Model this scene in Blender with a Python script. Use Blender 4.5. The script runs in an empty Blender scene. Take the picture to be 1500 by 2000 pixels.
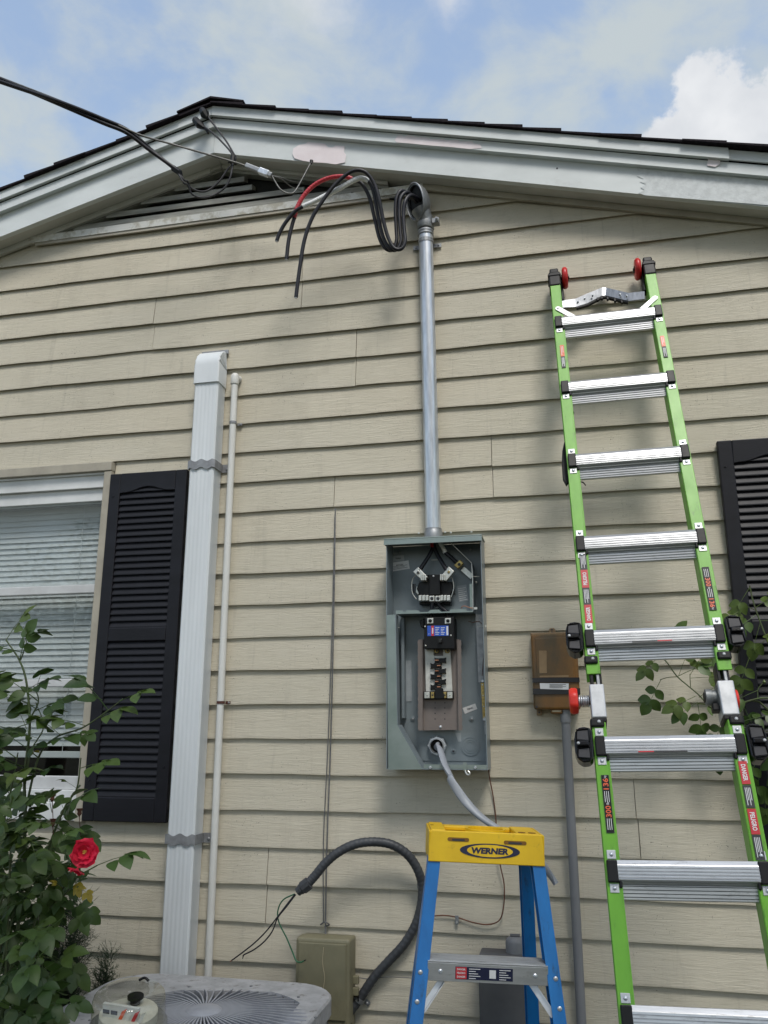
import bpy, bmesh, math, random
from mathutils import Vector, Matrix
random.seed(7)
S = bpy.context.scene
C = S.collection
V = Vector
RAD = math.radians

# ------------------------------------------------------------------ camera
CAM = V((0, -3.0874, 1.5)); YAW, PITCH, FPX = -0.21554, 0.24981, 1622.6
FW = V((math.sin(YAW)*math.cos(PITCH), math.cos(YAW)*math.cos(PITCH), math.sin(PITCH)))
RT = V((math.cos(YAW), -math.sin(YAW), 0)); UP = RT.cross(FW)
cd = bpy.data.cameras.new('camera'); cam = bpy.data.objects.new('camera', cd); C.objects.link(cam)
cam.matrix_world = Matrix(((RT.x, UP.x, -FW.x, CAM.x), (RT.y, UP.y, -FW.y, CAM.y), (RT.z, UP.z, -FW.z, CAM.z), (0, 0, 0, 1)))
cd.sensor_fit = 'VERTICAL'; cd.sensor_height = 36; cd.lens = FPX/2000*36; cd.clip_start = 0.05; cd.clip_end = 2000
S.camera = cam
S.render.resolution_x, S.render.resolution_y = 768, 1024

# ------------------------------------------------------------------ light
SUN_EL, SUN_AZ = RAD(56), RAD(24)        # azimuth measured from -Y towards +X
w = bpy.data.worlds.new('World'); S.world = w; w.use_nodes = True
nt = w.node_tree; N = nt.nodes; LK = nt.links; N.clear()
def wn(t, **k):
    n = N.new(t)
    for a, b in k.items(): setattr(n, a, b)
    return n
out = wn('ShaderNodeOutputWorld'); bg = wn('ShaderNodeBackground'); bg.inputs['Strength'].default_value = 0.15
sky = wn('ShaderNodeTexSky', sky_type='NISHITA', sun_disc=False); sky.sun_elevation = SUN_EL
sky.sun_rotation = math.pi - SUN_AZ; sky.air_density = 1.3; sky.dust_density = 2.0; sky.ozone_density = 1.5
tc = wn('ShaderNodeTexCoord')
nrm = wn('ShaderNodeVectorMath', operation='NORMALIZE'); LK.new(tc.outputs['Generated'], nrm.inputs[0])
# veil of high thin cloud
mp = wn('ShaderNodeMapping'); mp.inputs['Scale'].default_value = (2.0, 2.0, 3.2); LK.new(nrm.outputs[0], mp.inputs[0])
n1 = wn('ShaderNodeTexNoise'); n1.inputs['Scale'].default_value = 3.1; n1.inputs['Detail'].default_value = 7; n1.inputs['Roughness'].default_value = .55
n1.inputs['Distortion'].default_value = .25
LK.new(mp.outputs[0], n1.inputs['Vector'])
r1 = wn('ShaderNodeMapRange', interpolation_type='SMOOTHSTEP'); LK.new(n1.outputs['Fac'], r1.inputs[0])
r1.inputs[1].default_value = .40; r1.inputs[2].default_value = .66; r1.inputs[3].default_value = .26; r1.inputs[4].default_value = 1.0
veil = wn('ShaderNodeMixRGB'); LK.new(r1.outputs[0], veil.inputs[0]); LK.new(sky.outputs[0], veil.inputs[1])
veil.inputs[2].default_value = (2.25, 2.52, 2.66, 1)
# bright puffs
def pdir(u, v): return (FW + RT*((u-750)/FPX) + UP*((1000-v)/FPX)).normalized()
n2 = wn('ShaderNodeTexNoise'); n2.inputs['Scale'].default_value = 15; n2.inputs['Detail'].default_value = 8; n2.inputs['Roughness'].default_value = .6
LK.new(nrm.outputs[0], n2.inputs['Vector'])
last = veil.outputs[0]
for (u, v, rad, gain) in ((1290, 292, .075, 1.0), (1412, 205, .080, 1.0), (1515, 262, .105, 1.0), (610, -6, .095, .7), (872, -8, .052, .9)):
    d = wn('ShaderNodeVectorMath', operation='DISTANCE'); LK.new(nrm.outputs[0], d.inputs[0]); d.inputs[1].default_value = pdir(u, v)
    m1 = wn('ShaderNodeMath', operation='MULTIPLY_ADD'); LK.new(n2.outputs['Fac'], m1.inputs[0]); m1.inputs[1].default_value = -.9*rad*1.6; LK.new(d.outputs['Value'], m1.inputs[2])
    r = wn('ShaderNodeMapRange', interpolation_type='SMOOTHSTEP'); LK.new(m1.outputs[0], r.inputs[0])
    r.inputs[1].default_value = -.04*rad; r.inputs[2].default_value = -.24*rad if gain == 1 else -.9*rad; r.inputs[3].default_value = 0; r.inputs[4].default_value = gain
    n3 = wn('ShaderNodeTexNoise'); n3.inputs['Scale'].default_value = 17; n3.inputs['Detail'].default_value = 6; LK.new(nrm.outputs[0], n3.inputs['Vector'])
    cr = wn('ShaderNodeMixRGB'); LK.new(n3.outputs['Fac'], cr.inputs[0]); cr.inputs[1].default_value = (2.2, 2.35, 2.6, 1); cr.inputs[2].default_value = (3.9, 3.95, 4.0, 1)
    mx = wn('ShaderNodeMixRGB'); LK.new(r.outputs[0], mx.inputs[0]); LK.new(last, mx.inputs[1]); LK.new(cr.outputs[0], mx.inputs[2]); last = mx.outputs[0]
LK.new(last, bg.inputs['Color']); LK.new(bg.outputs[0], out.inputs['Surface'])
sd = bpy.data.lights.new('sun', 'SUN'); sd.energy = 1.5; sd.angle = RAD(17); sd.color = (1, .97, .92)
so = bpy.data.objects.new('sun', sd); C.objects.link(so)
sdir = V((math.sin(SUN_AZ)*math.cos(SUN_EL), -math.cos(SUN_AZ)*math.cos(SUN_EL), math.sin(SUN_EL)))
so.rotation_euler = sdir.to_track_quat('Z', 'Y').to_euler(); so.location = (3, -8, 9)
S.view_settings.view_transform = 'Standard'; S.view_settings.look = 'None'; S.view_settings.gamma = 1
S.view_settings.exposure = 0.70

# ------------------------------------------------------------------ helpers
def at(u, v, Y):
    """real point at depth Y (metres in front of the wall is negative) seen at photo pixel u, v"""
    a = FW + RT*((u-750)/FPX) + UP*((1000-v)/FPX)
    return CAM + a*((Y-CAM.y)/a.y)

def mat(name, c, rough=.6, metal=0., c2=None, scale=12, var=.12, bump=0., bscale=None, stretch=(1, 1, 1), spec=.5, coat=0., detail=4, contrast=(.35, .65), scuff=None):
    m = bpy.data.materials.new(name); m.use_nodes = True; t = m.node_tree; b = t.nodes['Principled BSDF']
    b.inputs['Roughness'].default_value = rough; b.inputs['Metallic'].default_value = metal
    b.inputs['Specular IOR Level'].default_value = spec; b.inputs['Coat Weight'].default_value = coat
    if c2 is None: c2 = tuple(x*(1-var*2) for x in c)
    co = t.nodes.new('ShaderNodeTexCoord'); mp = t.nodes.new('ShaderNodeMapping'); mp.inputs['Scale'].default_value = stretch
    t.links.new(co.outputs['Object'], mp.inputs[0])
    n = t.nodes.new('ShaderNodeTexNoise'); n.inputs['Scale'].default_value = scale; n.inputs['Detail'].default_value = detail; n.inputs['Roughness'].default_value = .62
    t.links.new(mp.outputs[0], n.inputs['Vector'])
    r = t.nodes.new('ShaderNodeMapRange'); r.inputs[1].default_value, r.inputs[2].default_value = contrast; t.links.new(n.outputs['Fac'], r.inputs[0])
    mx = t.nodes.new('ShaderNodeMixRGB'); t.links.new(r.outputs[0], mx.inputs[0]); mx.inputs[1].default_value = (*c2, 1); mx.inputs[2].default_value = (*c, 1)
    col = mx.outputs[0]
    if scuff:
        ns_ = t.nodes.new('ShaderNodeTexNoise'); ns_.inputs['Scale'].default_value = scuff[0]; ns_.inputs['Detail'].default_value = 8; ns_.inputs['Roughness'].default_value = .7
        mps = t.nodes.new('ShaderNodeMapping'); mps.inputs['Scale'].default_value = scuff[1]; t.links.new(co.outputs['Object'], mps.inputs[0]); t.links.new(mps.outputs[0], ns_.inputs['Vector'])
        rs = t.nodes.new('ShaderNodeMapRange'); rs.inputs[1].default_value, rs.inputs[2].default_value = scuff[2]; rs.inputs[4].default_value = scuff[4]; t.links.new(ns_.outputs['Fac'], rs.inputs[0])
        mxs = t.nodes.new('ShaderNodeMixRGB'); t.links.new(rs.outputs[0], mxs.inputs[0]); t.links.new(col, mxs.inputs[1]); mxs.inputs[2].default_value = (*scuff[3], 1); col = mxs.outputs[0]
    t.links.new(col, b.inputs['Base Color'])
    rr = t.nodes.new('ShaderNodeMapRange'); rr.inputs[3].default_value = min(1, rough*1.2); rr.inputs[4].default_value = rough*.85; t.links.new(n.outputs['Fac'], rr.inputs[0]); t.links.new(rr.outputs[0], b.inputs['Roughness'])
    if bump:
        nb = t.nodes.new('ShaderNodeTexNoise'); nb.inputs['Scale'].default_value = bscale or scale*4; nb.inputs['Detail'].default_value = 5; t.links.new(mp.outputs[0], nb.inputs['Vector'])
        bp = t.nodes.new('ShaderNodeBump'); bp.inputs['Strength'].default_value = bump; bp.inputs['Distance'].default_value = .004
        t.links.new(nb.outputs['Fac'], bp.inputs['Height']); t.links.new(bp.outputs[0], b.inputs['Normal'])
    return m

class M:
    """collects geometry for ONE mesh object, in world coordinates"""
    def __init__(s): s.v = []; s.f = []
    def add(s, vs, fs):
        o = len(s.v); s.v += [V(x) for x in vs]; s.f += [tuple(i+o for i in f) for f in fs]; return s
    def hexa(s, p): return s.add(p, [(0, 3, 2, 1), (4, 5, 6, 7), (0, 1, 5, 4), (1, 2, 6, 5), (2, 3, 7, 6), (3, 0, 4, 7)])
    def obox(s, c, a, b, d):
        c, a, b, d = V(c), V(a), V(b), V(d)
        return s.hexa([c-a-b-d, c+a-b-d, c+a+b-d, c-a+b-d, c-a-b+d, c+a-b+d, c+a+b+d, c-a+b+d])
    def box(s, x0, x1, y0, y1, z0, z1):
        return s.obox(((x0+x1)/2, (y0+y1)/2, (z0+z1)/2), (abs(x1-x0)/2, 0, 0), (0, abs(y1-y0)/2, 0), (0, 0, abs(z1-z0)/2))
    def prism(s, pts, ex):
        n = len(pts); pts = [V(p) for p in pts]; ex = V(ex)
        return s.add(pts+[p+ex for p in pts], [tuple(range(n))[::-1], tuple(range(n, 2*n))]+[(i, (i+1) % n, n+(i+1) % n, n+i) for i in range(n)])
    def tube(s, pts, r, n=8, caps=True):
        pts = [V(p) for p in pts]; rs = r if isinstance(r, (list, tuple)) else [r]*len(pts)
        t = (pts[1]-pts[0]).normalized(); a = t.orthogonal().normalized(); o = len(s.v)
        for i, p in enumerate(pts):
            t2 = (pts[min(i+1, len(pts)-1)]-pts[max(i-1, 0)])
            t2 = t2.normalized() if t2.length > 1e-9 else t
            a = (a - t2*a.dot(t2)).normalized(); b = t2.cross(a); t = t2
            for k in range(n):
                q = 2*math.pi*k/n; s.v.append(p+(a*math.cos(q)+b*math.sin(q))*rs[i])
        for i in range(len(pts)-1):
            for k in range(n):
                k2 = (k+1) % n; s.f.append((o+i*n+k, o+i*n+k2, o+(i+1)*n+k2, o+(i+1)*n+k))
        if caps:
            s.f.append(tuple(o+k for k in range(n))[::-1]); s.f.append(tuple(o+(len(pts)-1)*n+k for k in range(n)))
        return s
    def lathe(s, c, axis, prof, n=20, caps=True, xs=1., ref=None):
        c, ax = V(c), V(axis).normalized(); a = (V(ref)-ax*V(ref).dot(ax)).normalized() if ref else ax.orthogonal().normalized(); b = ax.cross(a); o = len(s.v)
        for (r, h) in prof:
            for k in range(n):
                q = 2*math.pi*k/n; s.v.append(c+ax*h+(a*math.cos(q)*xs+b*math.sin(q))*r)
        for i in range(len(prof)-1):
            for k in range(n):
                k2 = (k+1) % n; s.f.append((o+i*n+k, o+i*n+k2, o+(i+1)*n+k2, o+(i+1)*n+k))
        if caps:
            s.f.append(tuple(o+k for k in range(n))[::-1]); s.f.append(tuple(o+(len(prof)-1)*n+k for k in range(n)))
        return s
    def mesh(s, name, org=V((0, 0, 0)), bevel=0, seg=2, smooth=0):
        me = bpy.data.meshes.new(name); me.from_pydata([tuple(x-org) for x in s.v], [], s.f)
        bm = bmesh.new(); bm.from_mesh(me); bmesh.ops.recalc_face_normals(bm, faces=bm.faces)
        if bevel:
            es = [e for e in bm.edges if len(e.link_faces) == 2 and e.calc_face_angle(0) > .5]
            bmesh.ops.bevel(bm, geom=es, offset=bevel, segments=seg, affect='EDGES', clamp_overlap=True, profile=.5)
        bm.to_mesh(me); bm.free()
        if smooth:
            me.polygons.foreach_set('use_smooth', [True]*len(me.polygons)); me.set_sharp_from_angle(angle=RAD(smooth))
        return me
    def build(s, name, m, parent=None, bevel=0, seg=2, smooth=0):
        org = root_loc(parent) if parent else V((0, 0, 0))
        o = bpy.data.objects.new(name, s.mesh(name, org, bevel, seg, smooth)); C.objects.link(o)
        o.data.materials.append(m); o.parent = parent
        return o

def root_loc(o):
    while o.parent: o = o.parent
    return V(o.location)
def tag(o, label, cat, group=None, kind=None):
    if label: o['label'] = label
    if cat: o['category'] = cat
    if group: o['group'] = group
    if kind: o['kind'] = kind
    return o
def thing(name, label, cat, loc, group=None):
    o = bpy.data.objects.new(name, None); C.objects.link(o); o.location = loc; o.empty_display_size = .1
    return tag(o, label, cat, group)
def single(m, name, material, label, cat, **k):
    """a thing that is one mesh, its origin at its first vertex"""
    org = V(m.v[0]); o = bpy.data.objects.new(name, m.mesh(name, org, k.get('bevel', 0), 2, k.get('smooth', 0))); C.objects.link(o); o.location = org
    o.data.materials.append(material); return tag(o, label, cat, k.get('group'))
def spline(p, n=6):
    p = [V(x) for x in p]; q = [p[0]*2-p[1]]+p+[p[-1]*2-p[-2]]; o = []
    for i in range(1, len(q)-2):
        a, b, c, d = q[i-1:i+3]
        for k in range(n):
            t = k/n; o.append(.5*(2*b+(c-a)*t+(2*a-5*b+4*c-d)*t*t+(3*b-a-3*c+d)*t**3))
    return o+[p[-1]]
def text(body, h, c, xd, yd, m, parent, name='lettering', width=None, bold=0.0, shear=0.0):
    """flat printed lettering, centred on c, x along xd and y along yd"""
    cu = bpy.data.curves.new('t', 'FONT'); cu.body = body; cu.size = 1; cu.align_x = 'CENTER'; cu.align_y = 'CENTER'; cu.offset = bold; cu.resolution_u = 2; cu.shear = shear
    ob = bpy.data.objects.new('t', cu); C.objects.link(ob); bpy.context.view_layer.update()
    me = bpy.data.meshes.new_from_object(ob.evaluated_get(bpy.context.evaluated_depsgraph_get()))
    bpy.data.objects.remove(ob)
    xs = [v.co.x for v in me.vertices]; ys = [v.co.y for v in me.vertices]
    cx, cy, sx, sy = (max(xs)+min(xs))/2, (max(ys)+min(ys))/2, max(xs)-min(xs), max(ys)-min(ys)
    k = h/sy; kx = (width/sx) if width else k; org = root_loc(parent); xd, yd, c = V(xd).normalized(), V(yd).normalized(), V(c)
    for v in me.vertices: v.co = c+xd*((v.co.x-cx)*kx)+yd*((v.co.y-cy)*k)-org
    me.name = name; me.materials.clear(); me.materials.append(m)
    o = bpy.data.objects.new(name, me); C.objects.link(o); o.parent = parent; return o

# ------------------------------------------------------------------ materials
def siding_material():
    m = bpy.data.materials.new('painted lap siding'); m.use_nodes = True; t = m.node_tree; L = t.links; b = t.nodes['Principled BSDF']
    nn = t.nodes.new
    co = nn('ShaderNodeTexCoord'); oi = nn('ShaderNodeObjectInfo')
    off = nn('ShaderNodeVectorMath'); off.operation = 'MULTIPLY_ADD'; cx = nn('ShaderNodeCombineXYZ')
    mul = nn('ShaderNodeMath'); mul.operation = 'MULTIPLY'; mul.inputs[1].default_value = 37; L.new(oi.outputs['Random'], mul.inputs[0]); L.new(mul.outputs[0], cx.inputs[0]); L.new(mul.outputs[0], cx.inputs[2])
    L.new(cx.outputs[0], off.inputs[0]); off.inputs[1].default_value = (1, 1, 1); L.new(co.outputs['Object'], off.inputs[2])
    def noise(scale, st, det=5, rough=.6, dist=0, src=off.outputs[0]):
        mp = nn('ShaderNodeMapping'); mp.inputs['Scale'].default_value = st; L.new(src, mp.inputs[0])
        n = nn('ShaderNodeTexNoise'); n.inputs['Scale'].default_value = scale; n.inputs['Detail'].default_value = det; n.inputs['Roughness'].default_value = rough; n.inputs['Distortion'].default_value = dist
        L.new(mp.outputs[0], n.inputs['Vector']); return n.outputs['Fac']
    def rng(f, a, b_, c, d):
        r = nn('ShaderNodeMapRange'); L.new(f, r.inputs[0])
        for i, x in enumerate((a, b_, c, d)): r.inputs[i+1].default_value = x
        return r.outputs[0]
    def mix(f, a, bcol, typ='MIX'):
        x = nn('ShaderNodeMixRGB'); x.blend_type = typ
        if hasattr(f, 'is_linked') or not isinstance(f, float): L.new(f, x.inputs[0])
        else: x.inputs[0].default_value = f
        for i, q in ((1, a), (2, bcol)):
            if isinstance(q, tuple): x.inputs[i].default_value = (*q, 1)
            else: L.new(q, x.inputs[i])
        return x.outputs[0]
    blot = noise(1.6, (1, 1, 1.5), 4, src=co.outputs['Object'])
    base = mix(rng(blot, .3, .7, 0, 1), (.505, .46, .36), (.585, .535, .425))
    base = mix(rng(oi.outputs['Random'], 0, 1, 0, .6), base, (.51, .475, .38))
    grain = noise(34, (.35, 1, 5.5), 6, .7, 1.2)
    base = mix(rng(grain, .52, .80, 0, .55), base, (.29, .255, .185))
    grime = noise(4.5, (1.2, 1, .55), 6, .65, src=co.outputs['Object'])
    base = mix(rng(grime, .55, .8, 0, .42), base, (.30, .27, .205))
    stk = noise(7, (5, 1, .35), 6, .7, .5, src=co.outputs['Object'])
    base = mix(rng(stk, .56, .78, 0, .38), base, (.29, .265, .21))
    fade = noise(2.6, (.6, 1, 2.2), 5, .6)
    base = mix(rng(fade, .56, .76, 0, .45), base, (.56, .52, .43))
    sp = noise(190, (1, 1, 1), 2, .5, src=co.outputs['Object']); spm = noise(5, (1, 1, 1), 3, src=co.outputs['Object'])
    pr = nn('ShaderNodeMath'); pr.operation = 'MULTIPLY'; L.new(rng(sp, .675, .715, 0, 1), pr.inputs[0]); L.new(rng(spm, .48, .6, 0, .8), pr.inputs[1])
    base = mix(pr.outputs[0], base, (.07, .06, .05))
    L.new(base, b.inputs['Base Color']); b.inputs['Roughness'].default_value = .62; b.inputs['Specular IOR Level'].default_value = .35
    bp = nn('ShaderNodeBump'); bp.inputs['Strength'].default_value = .9; bp.inputs['Distance'].default_value = .003
    g2 = noise(16, (.5, 1, 6), 7, .75, 1.6); L.new(g2, bp.inputs['Height']); L.new(bp.outputs[0], b.inputs['Normal'])
    return m
m_siding = siding_material()
m_trimtan = mat('tan trim paint', (.42, .385, .31), .55, c2=(.34, .31, .25), scale=9, bump=.15)
m_fascia = mat('fascia paint', (.70, .735, .73), .5, c2=(.61, .645, .64), scale=5, bump=.05, stretch=(1, 1, 2), contrast=(.3, .7), scuff=(7, (1, 1, 1.5), (.58, .75), (.46, .47, .45), .5))
m_soffit = mat('soffit paint', (.58, .58, .54), .6, c2=(.48, .475, .43), scale=4, bump=.06)
m_bare = mat('bare primer patch', (.84, .77, .78), .75, c2=(.78, .70, .71), scale=14)
m_chalk = mat('weathered chalky paint', (.67, .70, .70), .7, c2=(.57, .595, .595), scale=34, detail=8, bump=.2, contrast=(.38, .6))
m_shingle = mat('asphalt shingle', (.022, .017, .021), .95, c2=(.008, .0065, .009), spec=.2, scale=90, bump=.5, bscale=250)
m_ventwood = mat('weathered vent slat', (.36, .36, .32), .7, c2=(.22, .215, .19), scale=11, bump=.3, stretch=(.5, 1, 5))
m_ledge = mat('flaking white ledge', (.66, .66, .62), .6, c2=(.45, .43, .36), scale=16, contrast=(.42, .55))
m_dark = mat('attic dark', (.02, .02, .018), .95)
m_white = mat('white paint', (.72, .73, .72), .45, c2=(.62, .63, .62), scale=7, bump=.05)
m_sash = mat('white vinyl sash', (.62, .63, .63), .4, c2=(.5, .5, .5), scale=9)
m_blind = mat('blind slat', (.60, .61, .60), .5, c2=(.54, .55, .54), scale=3)
m_shutter = mat('charcoal vinyl shutter', (.0095, .0095, .014), .5, c2=(.006, .006, .009), spec=.32, scale=5, bump=.12, bscale=90, stretch=(1, 1, 3))
m_duct = mat('white painted aluminium', (.70, .73, .745), .4, c2=(.62, .65, .665), scale=5, bump=.03, stretch=(2, 2, .3))
m_pvc = mat('white pvc', (.69, .69, .66), .4, c2=(.60, .595, .555), scale=6, stretch=(2, 2, .4))
m_strap = mat('grey strap metal', (.30, .31, .32), .5, .3, c2=(.22, .22, .23), scale=30)
m_galv = mat('galvanised steel', (.66, .69, .72), .34, .65, c2=(.46, .49, .53), scale=26, stretch=(3, 3, .35), bump=.05)
m_galvd = mat('dull zinc', (.34, .35, .36), .5, .75, c2=(.24, .25, .26), scale=30)
m_cast = mat('cast aluminium', (.30, .31, .32), .5, .7, c2=(.19, .20, .20), scale=22, bump=.15)
m_cable = mat('black cable', (.013, .013, .019), .42, c2=(.008, .008, .012), spec=.4, scale=30)
m_cablew = mat('weathered cable', (.028, .028, .032), .6, c2=(.016, .016, .019), scale=40)
m_red = mat('red tape', (.50, .035, .05), .35, c2=(.40, .02, .03), scale=60, bump=.3, bscale=90)
m_wtape = mat('white tape', (.80, .81, .80), .35, c2=(.70, .71, .70), scale=60, bump=.3, bscale=90)
m_copperend = mat('aluminium strands', (.5, .5, .5), .4, .9)
m_msgr = mat('bare messenger wire', (.20, .20, .19), .5, .6, c2=(.12, .12, .115), scale=80)
m_panel = mat('grey enamel', (.195, .232, .25), .38, c2=(.165, .198, .216), scuff=(20, (1, 1, 1), (.60, .74), (.30, .32, .33), .4), scale=5, bump=.03)
m_panelz = mat('zinc coated sheet', (.30, .345, .33), .36, .5, c2=(.20, .25, .225), scale=7, contrast=(.3, .7))
m_black = mat('black plastic', (.006, .006, .0065), .45, c2=(.004, .004, .0045), spec=.3, scale=30)
m_blackg = mat('glossy black plastic', (.006, .006, .007), .22, c2=(.004, .004, .005), spec=.4, scale=20)
m_lug = mat('tin plated lug', (.62, .62, .58), .35, .6, c2=(.48, .48, .44), scale=60)
m_brass = mat('brass screw', (.42, .32, .12), .35, .8, c2=(.30, .22, .08), scale=60)
m_buscase = mat('white bus insulator', (.58, .58, .54), .5, c2=(.48, .48, .44), scale=40)
m_copper = mat('copper', (.62, .30, .19), .35, .8, c2=(.5, .22, .13), scale=40)
m_copperold = mat('dull copper wire', (.18, .075, .045), .5, .4, c2=(.11, .05, .035), scale=60)
m_pan = mat('taupe mounting pan', (.185, .155, .14), .5, c2=(.155, .13, .118), scale=12)
m_blue = mat('blue label', (.02, .09, .48), .35, var=.05)
m_redl = mat('red print', (.55, .03, .04), .4, var=.08)
m_orange = mat('orange print', (.75, .12, .04), .4, var=.08)
m_wpaper = mat('white label', (.66, .67, .68), .45, c2=(.56, .57, .58), scale=30)
m_print = mat('dark print', (.03, .03, .035), .5)
m_wprint = mat('white print', (.72, .72, .72), .5, var=.05)
m_clear = mat('grey film label', (.32, .35, .37), .4, c2=(.26, .29, .31), scale=40)
m_greycable = mat('grey flat cable', (.33, .35, .385), .42, c2=(.26, .28, .31), scale=14, stretch=(1, 1, .3))
m_conduit = mat('grey pvc conduit', (.20, .205, .215), .5, c2=(.165, .17, .18), scale=9, stretch=(2, 2, .4))
m_flex = mat('flexible grey conduit', (.050, .054, .060), .5, c2=(.034, .036, .040), scale=20, bump=.2)
m_beige = mat('beige plastic', (.20, .185, .115), .5, c2=(.155, .145, .09), scuff=(14, (1, 1, .6), (.55, .75), (.10, .09, .055), .5), scale=8, bump=.05)
m_greenw = mat('green wire', (.02, .13, .06), .4)
m_thinwire = mat('grey thin wire', (.16, .16, .165), .55, c2=(.10, .10, .10), scale=60)
m_green = mat('green fibreglass', (.150, .41, .028), .38, c2=(.125, .35, .024), scale=14, bump=.04, stretch=(2, 2, .5), contrast=(.3, .7), scuff=(24, (1.5, 1.5, .35), (.58, .72), (.06, .13, .03), .7))
m_alu = mat('brushed aluminium', (.60, .61, .62), .36, .75, c2=(.46, .47, .48), scale=10, stretch=(.3, 4, 4), bump=.04, scuff=(30, (.6, 2, 2), (.58, .72), (.20, .19, .17), .6))
m_aluplate = mat('bright aluminium plate', (.58, .59, .60), .4, .5, c2=(.44, .45, .46), scale=24)
m_wheel = mat('red wheel', (.62, .025, .02), .35, c2=(.5, .015, .015), scale=20)
m_redknob = mat('red knob', (.72, .035, .02), .4, c2=(.6, .025, .015), scale=20)
m_stepblue = mat('blue fibreglass', (.008, .165, .47), .36, c2=(.007, .13, .38), scale=14, bump=.04, stretch=(2, 2, .5), contrast=(.3, .7), scuff=(26, (1.5, 1.5, .4), (.58, .70), (.02, .05, .09), .75))
m_yellow = mat('yellow plastic', (.78, .50, .008), .42, c2=(.68, .42, .006), scale=9, bump=.04, scuff=(22, (1, 1, 1), (.6, .74), (.26, .15, .02), .55))
m_navy = mat('navy print', (.010, .014, .05), .4)
m_ac = mat('painted steel casing', (.41, .415, .43), .5, c2=(.31, .315, .325), scale=16, bump=.05, contrast=(.4, .62), scuff=(30, (1, 1, 1), (.56, .66), (.10, .085, .065), .75))
m_acfin = mat('grey fan guard', (.36, .37, .40), .45, c2=(.28, .29, .32), scale=20)
m_cane = mat('rose cane', (.075, .115, .035), .55, c2=(.06, .07, .03), scale=30)
m_petal = mat('red petal', (.72, .012, .055), .55, c2=(.58, .006, .03), scale=30)
m_stamen = mat('yellow stamen', (.75, .45, .05), .6)
m_dead = mat('dried bud', (.13, .05, .03), .8)
m_fern = mat('feathery green', (.030, .055, .018), .7, c2=(.016, .032, .010), scale=20)
m_bark = mat('bark', (.10, .075, .05), .9, c2=(.06, .045, .03), scale=20, bump=.5)
m_found = mat('foundation block', (.30, .29, .27), .9, c2=(.22, .21, .195), scale=14, bump=.4)
m_soil = mat('mulch and worn grass', (.055, .065, .028), .95, c2=(.045, .032, .02), scale=3.0, bump=.8, bscale=40, detail=8)

def leaf_mat(name, a, b_):
    m = bpy.data.materials.new(name); m.use_nodes = True; t = m.node_tree; p = t.nodes['Principled BSDF']
    oi = t.nodes.new('ShaderNodeObjectInfo'); co = t.nodes.new('ShaderNodeTexCoord'); n = t.nodes.new('ShaderNodeTexNoise'); n.inputs['Scale'].default_value = 40
    t.links.new(co.outputs['Object'], n.inputs['Vector'])
    mx = t.nodes.new('ShaderNodeMixRGB'); mx.inputs[1].default_value = (*a, 1); mx.inputs[2].default_value = (*b_, 1); t.links.new(oi.outputs['Random'], mx.inputs[0])
    m2 = t.nodes.new('ShaderNodeMixRGB'); m2.blend_type = 'MULTIPLY'; m2.inputs[0].default_value = .5; t.links.new(mx.outputs[0], m2.inputs[1]); t.links.new(n.outputs['Fac'], m2.inputs[2])
    t.links.new(m2.outputs[0], p.inputs['Base Color']); p.inputs['Roughness'].default_value = .45
    tr = t.nodes.new('ShaderNodeBsdfTranslucent'); t.links.new(m2.outputs[0], tr.inputs[0]); ms = t.nodes.new('ShaderNodeMixShader'); ms.inputs[0].default_value = .25
    o = t.nodes['Material Output']; t.links.new(p.outputs[0], ms.inputs[1]); t.links.new(tr.outputs[0], ms.inputs[2]); t.links.new(ms.outputs[0], o.inputs[0])
    return m
m_leaf = leaf_mat('rose leaf', (.040, .092, .018), (.098, .160, .030))
m_leafy = leaf_mat('young rose leaf', (.085, .165, .035), (.14, .20, .04))
m_leafyel = leaf_mat('yellowing rose leaf', (.40, .32, .03), (.48, .36, .04))
m_treeleaf = leaf_mat('tree leaf', (.030, .060, .020), (.055, .095, .03))

def pane_mat(name, tint, refl_rough=.01, k=1.0):
    m = bpy.data.materials.new(name); m.use_nodes = True; t = m.node_tree; t.nodes.remove(t.nodes['Principled BSDF'])
    tr = t.nodes.new('ShaderNodeBsdfTransparent'); tr.inputs[0].default_value = (*tint, 1); gl = t.nodes.new('ShaderNodeBsdfGlossy'); gl.inputs['Roughness'].default_value = refl_rough
    fr = t.nodes.new('ShaderNodeFresnel'); fr.inputs[0].default_value = 1.5; ml = t.nodes.new('ShaderNodeMath'); ml.operation = 'MULTIPLY'; ml.use_clamp = True; ml.inputs[1].default_value = k; t.links.new(fr.outputs[0], ml.inputs[0])
    ge = t.nodes.new('ShaderNodeNewGeometry'); inv = t.nodes.new('ShaderNodeMath'); inv.operation = 'SUBTRACT'; inv.inputs[0].default_value = 1; t.links.new(ge.outputs['Backfacing'], inv.inputs[1])
    m2 = t.nodes.new('ShaderNodeMath'); m2.operation = 'MULTIPLY'; t.links.new(ml.outputs[0], m2.inputs[0]); t.links.new(inv.outputs[0], m2.inputs[1])
    ms = t.nodes.new('ShaderNodeMixShader'); t.links.new(m2.outputs[0], ms.inputs[0]); t.links.new(tr.outputs[0], ms.inputs[1]); t.links.new(gl.outputs[0], ms.inputs[2])
    t.links.new(ms.outputs[0], t.nodes['Material Output'].inputs[0]); return m
m_pane = pane_mat('window glass', (.93, .95, .95), .01, 2.0)
m_meterglass = pane_mat('yellowed meter glass', (.93, .92, .85), .03, 1.6)

# ------------------------------------------------------------------ setting
g = M().add([(-400, -400, 0), (400, -400, 0), (400, 400, 0), (-400, 400, 0)], [(0, 1, 2, 3)]).build('ground', m_soil); g['kind'] = 'structure'

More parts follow.
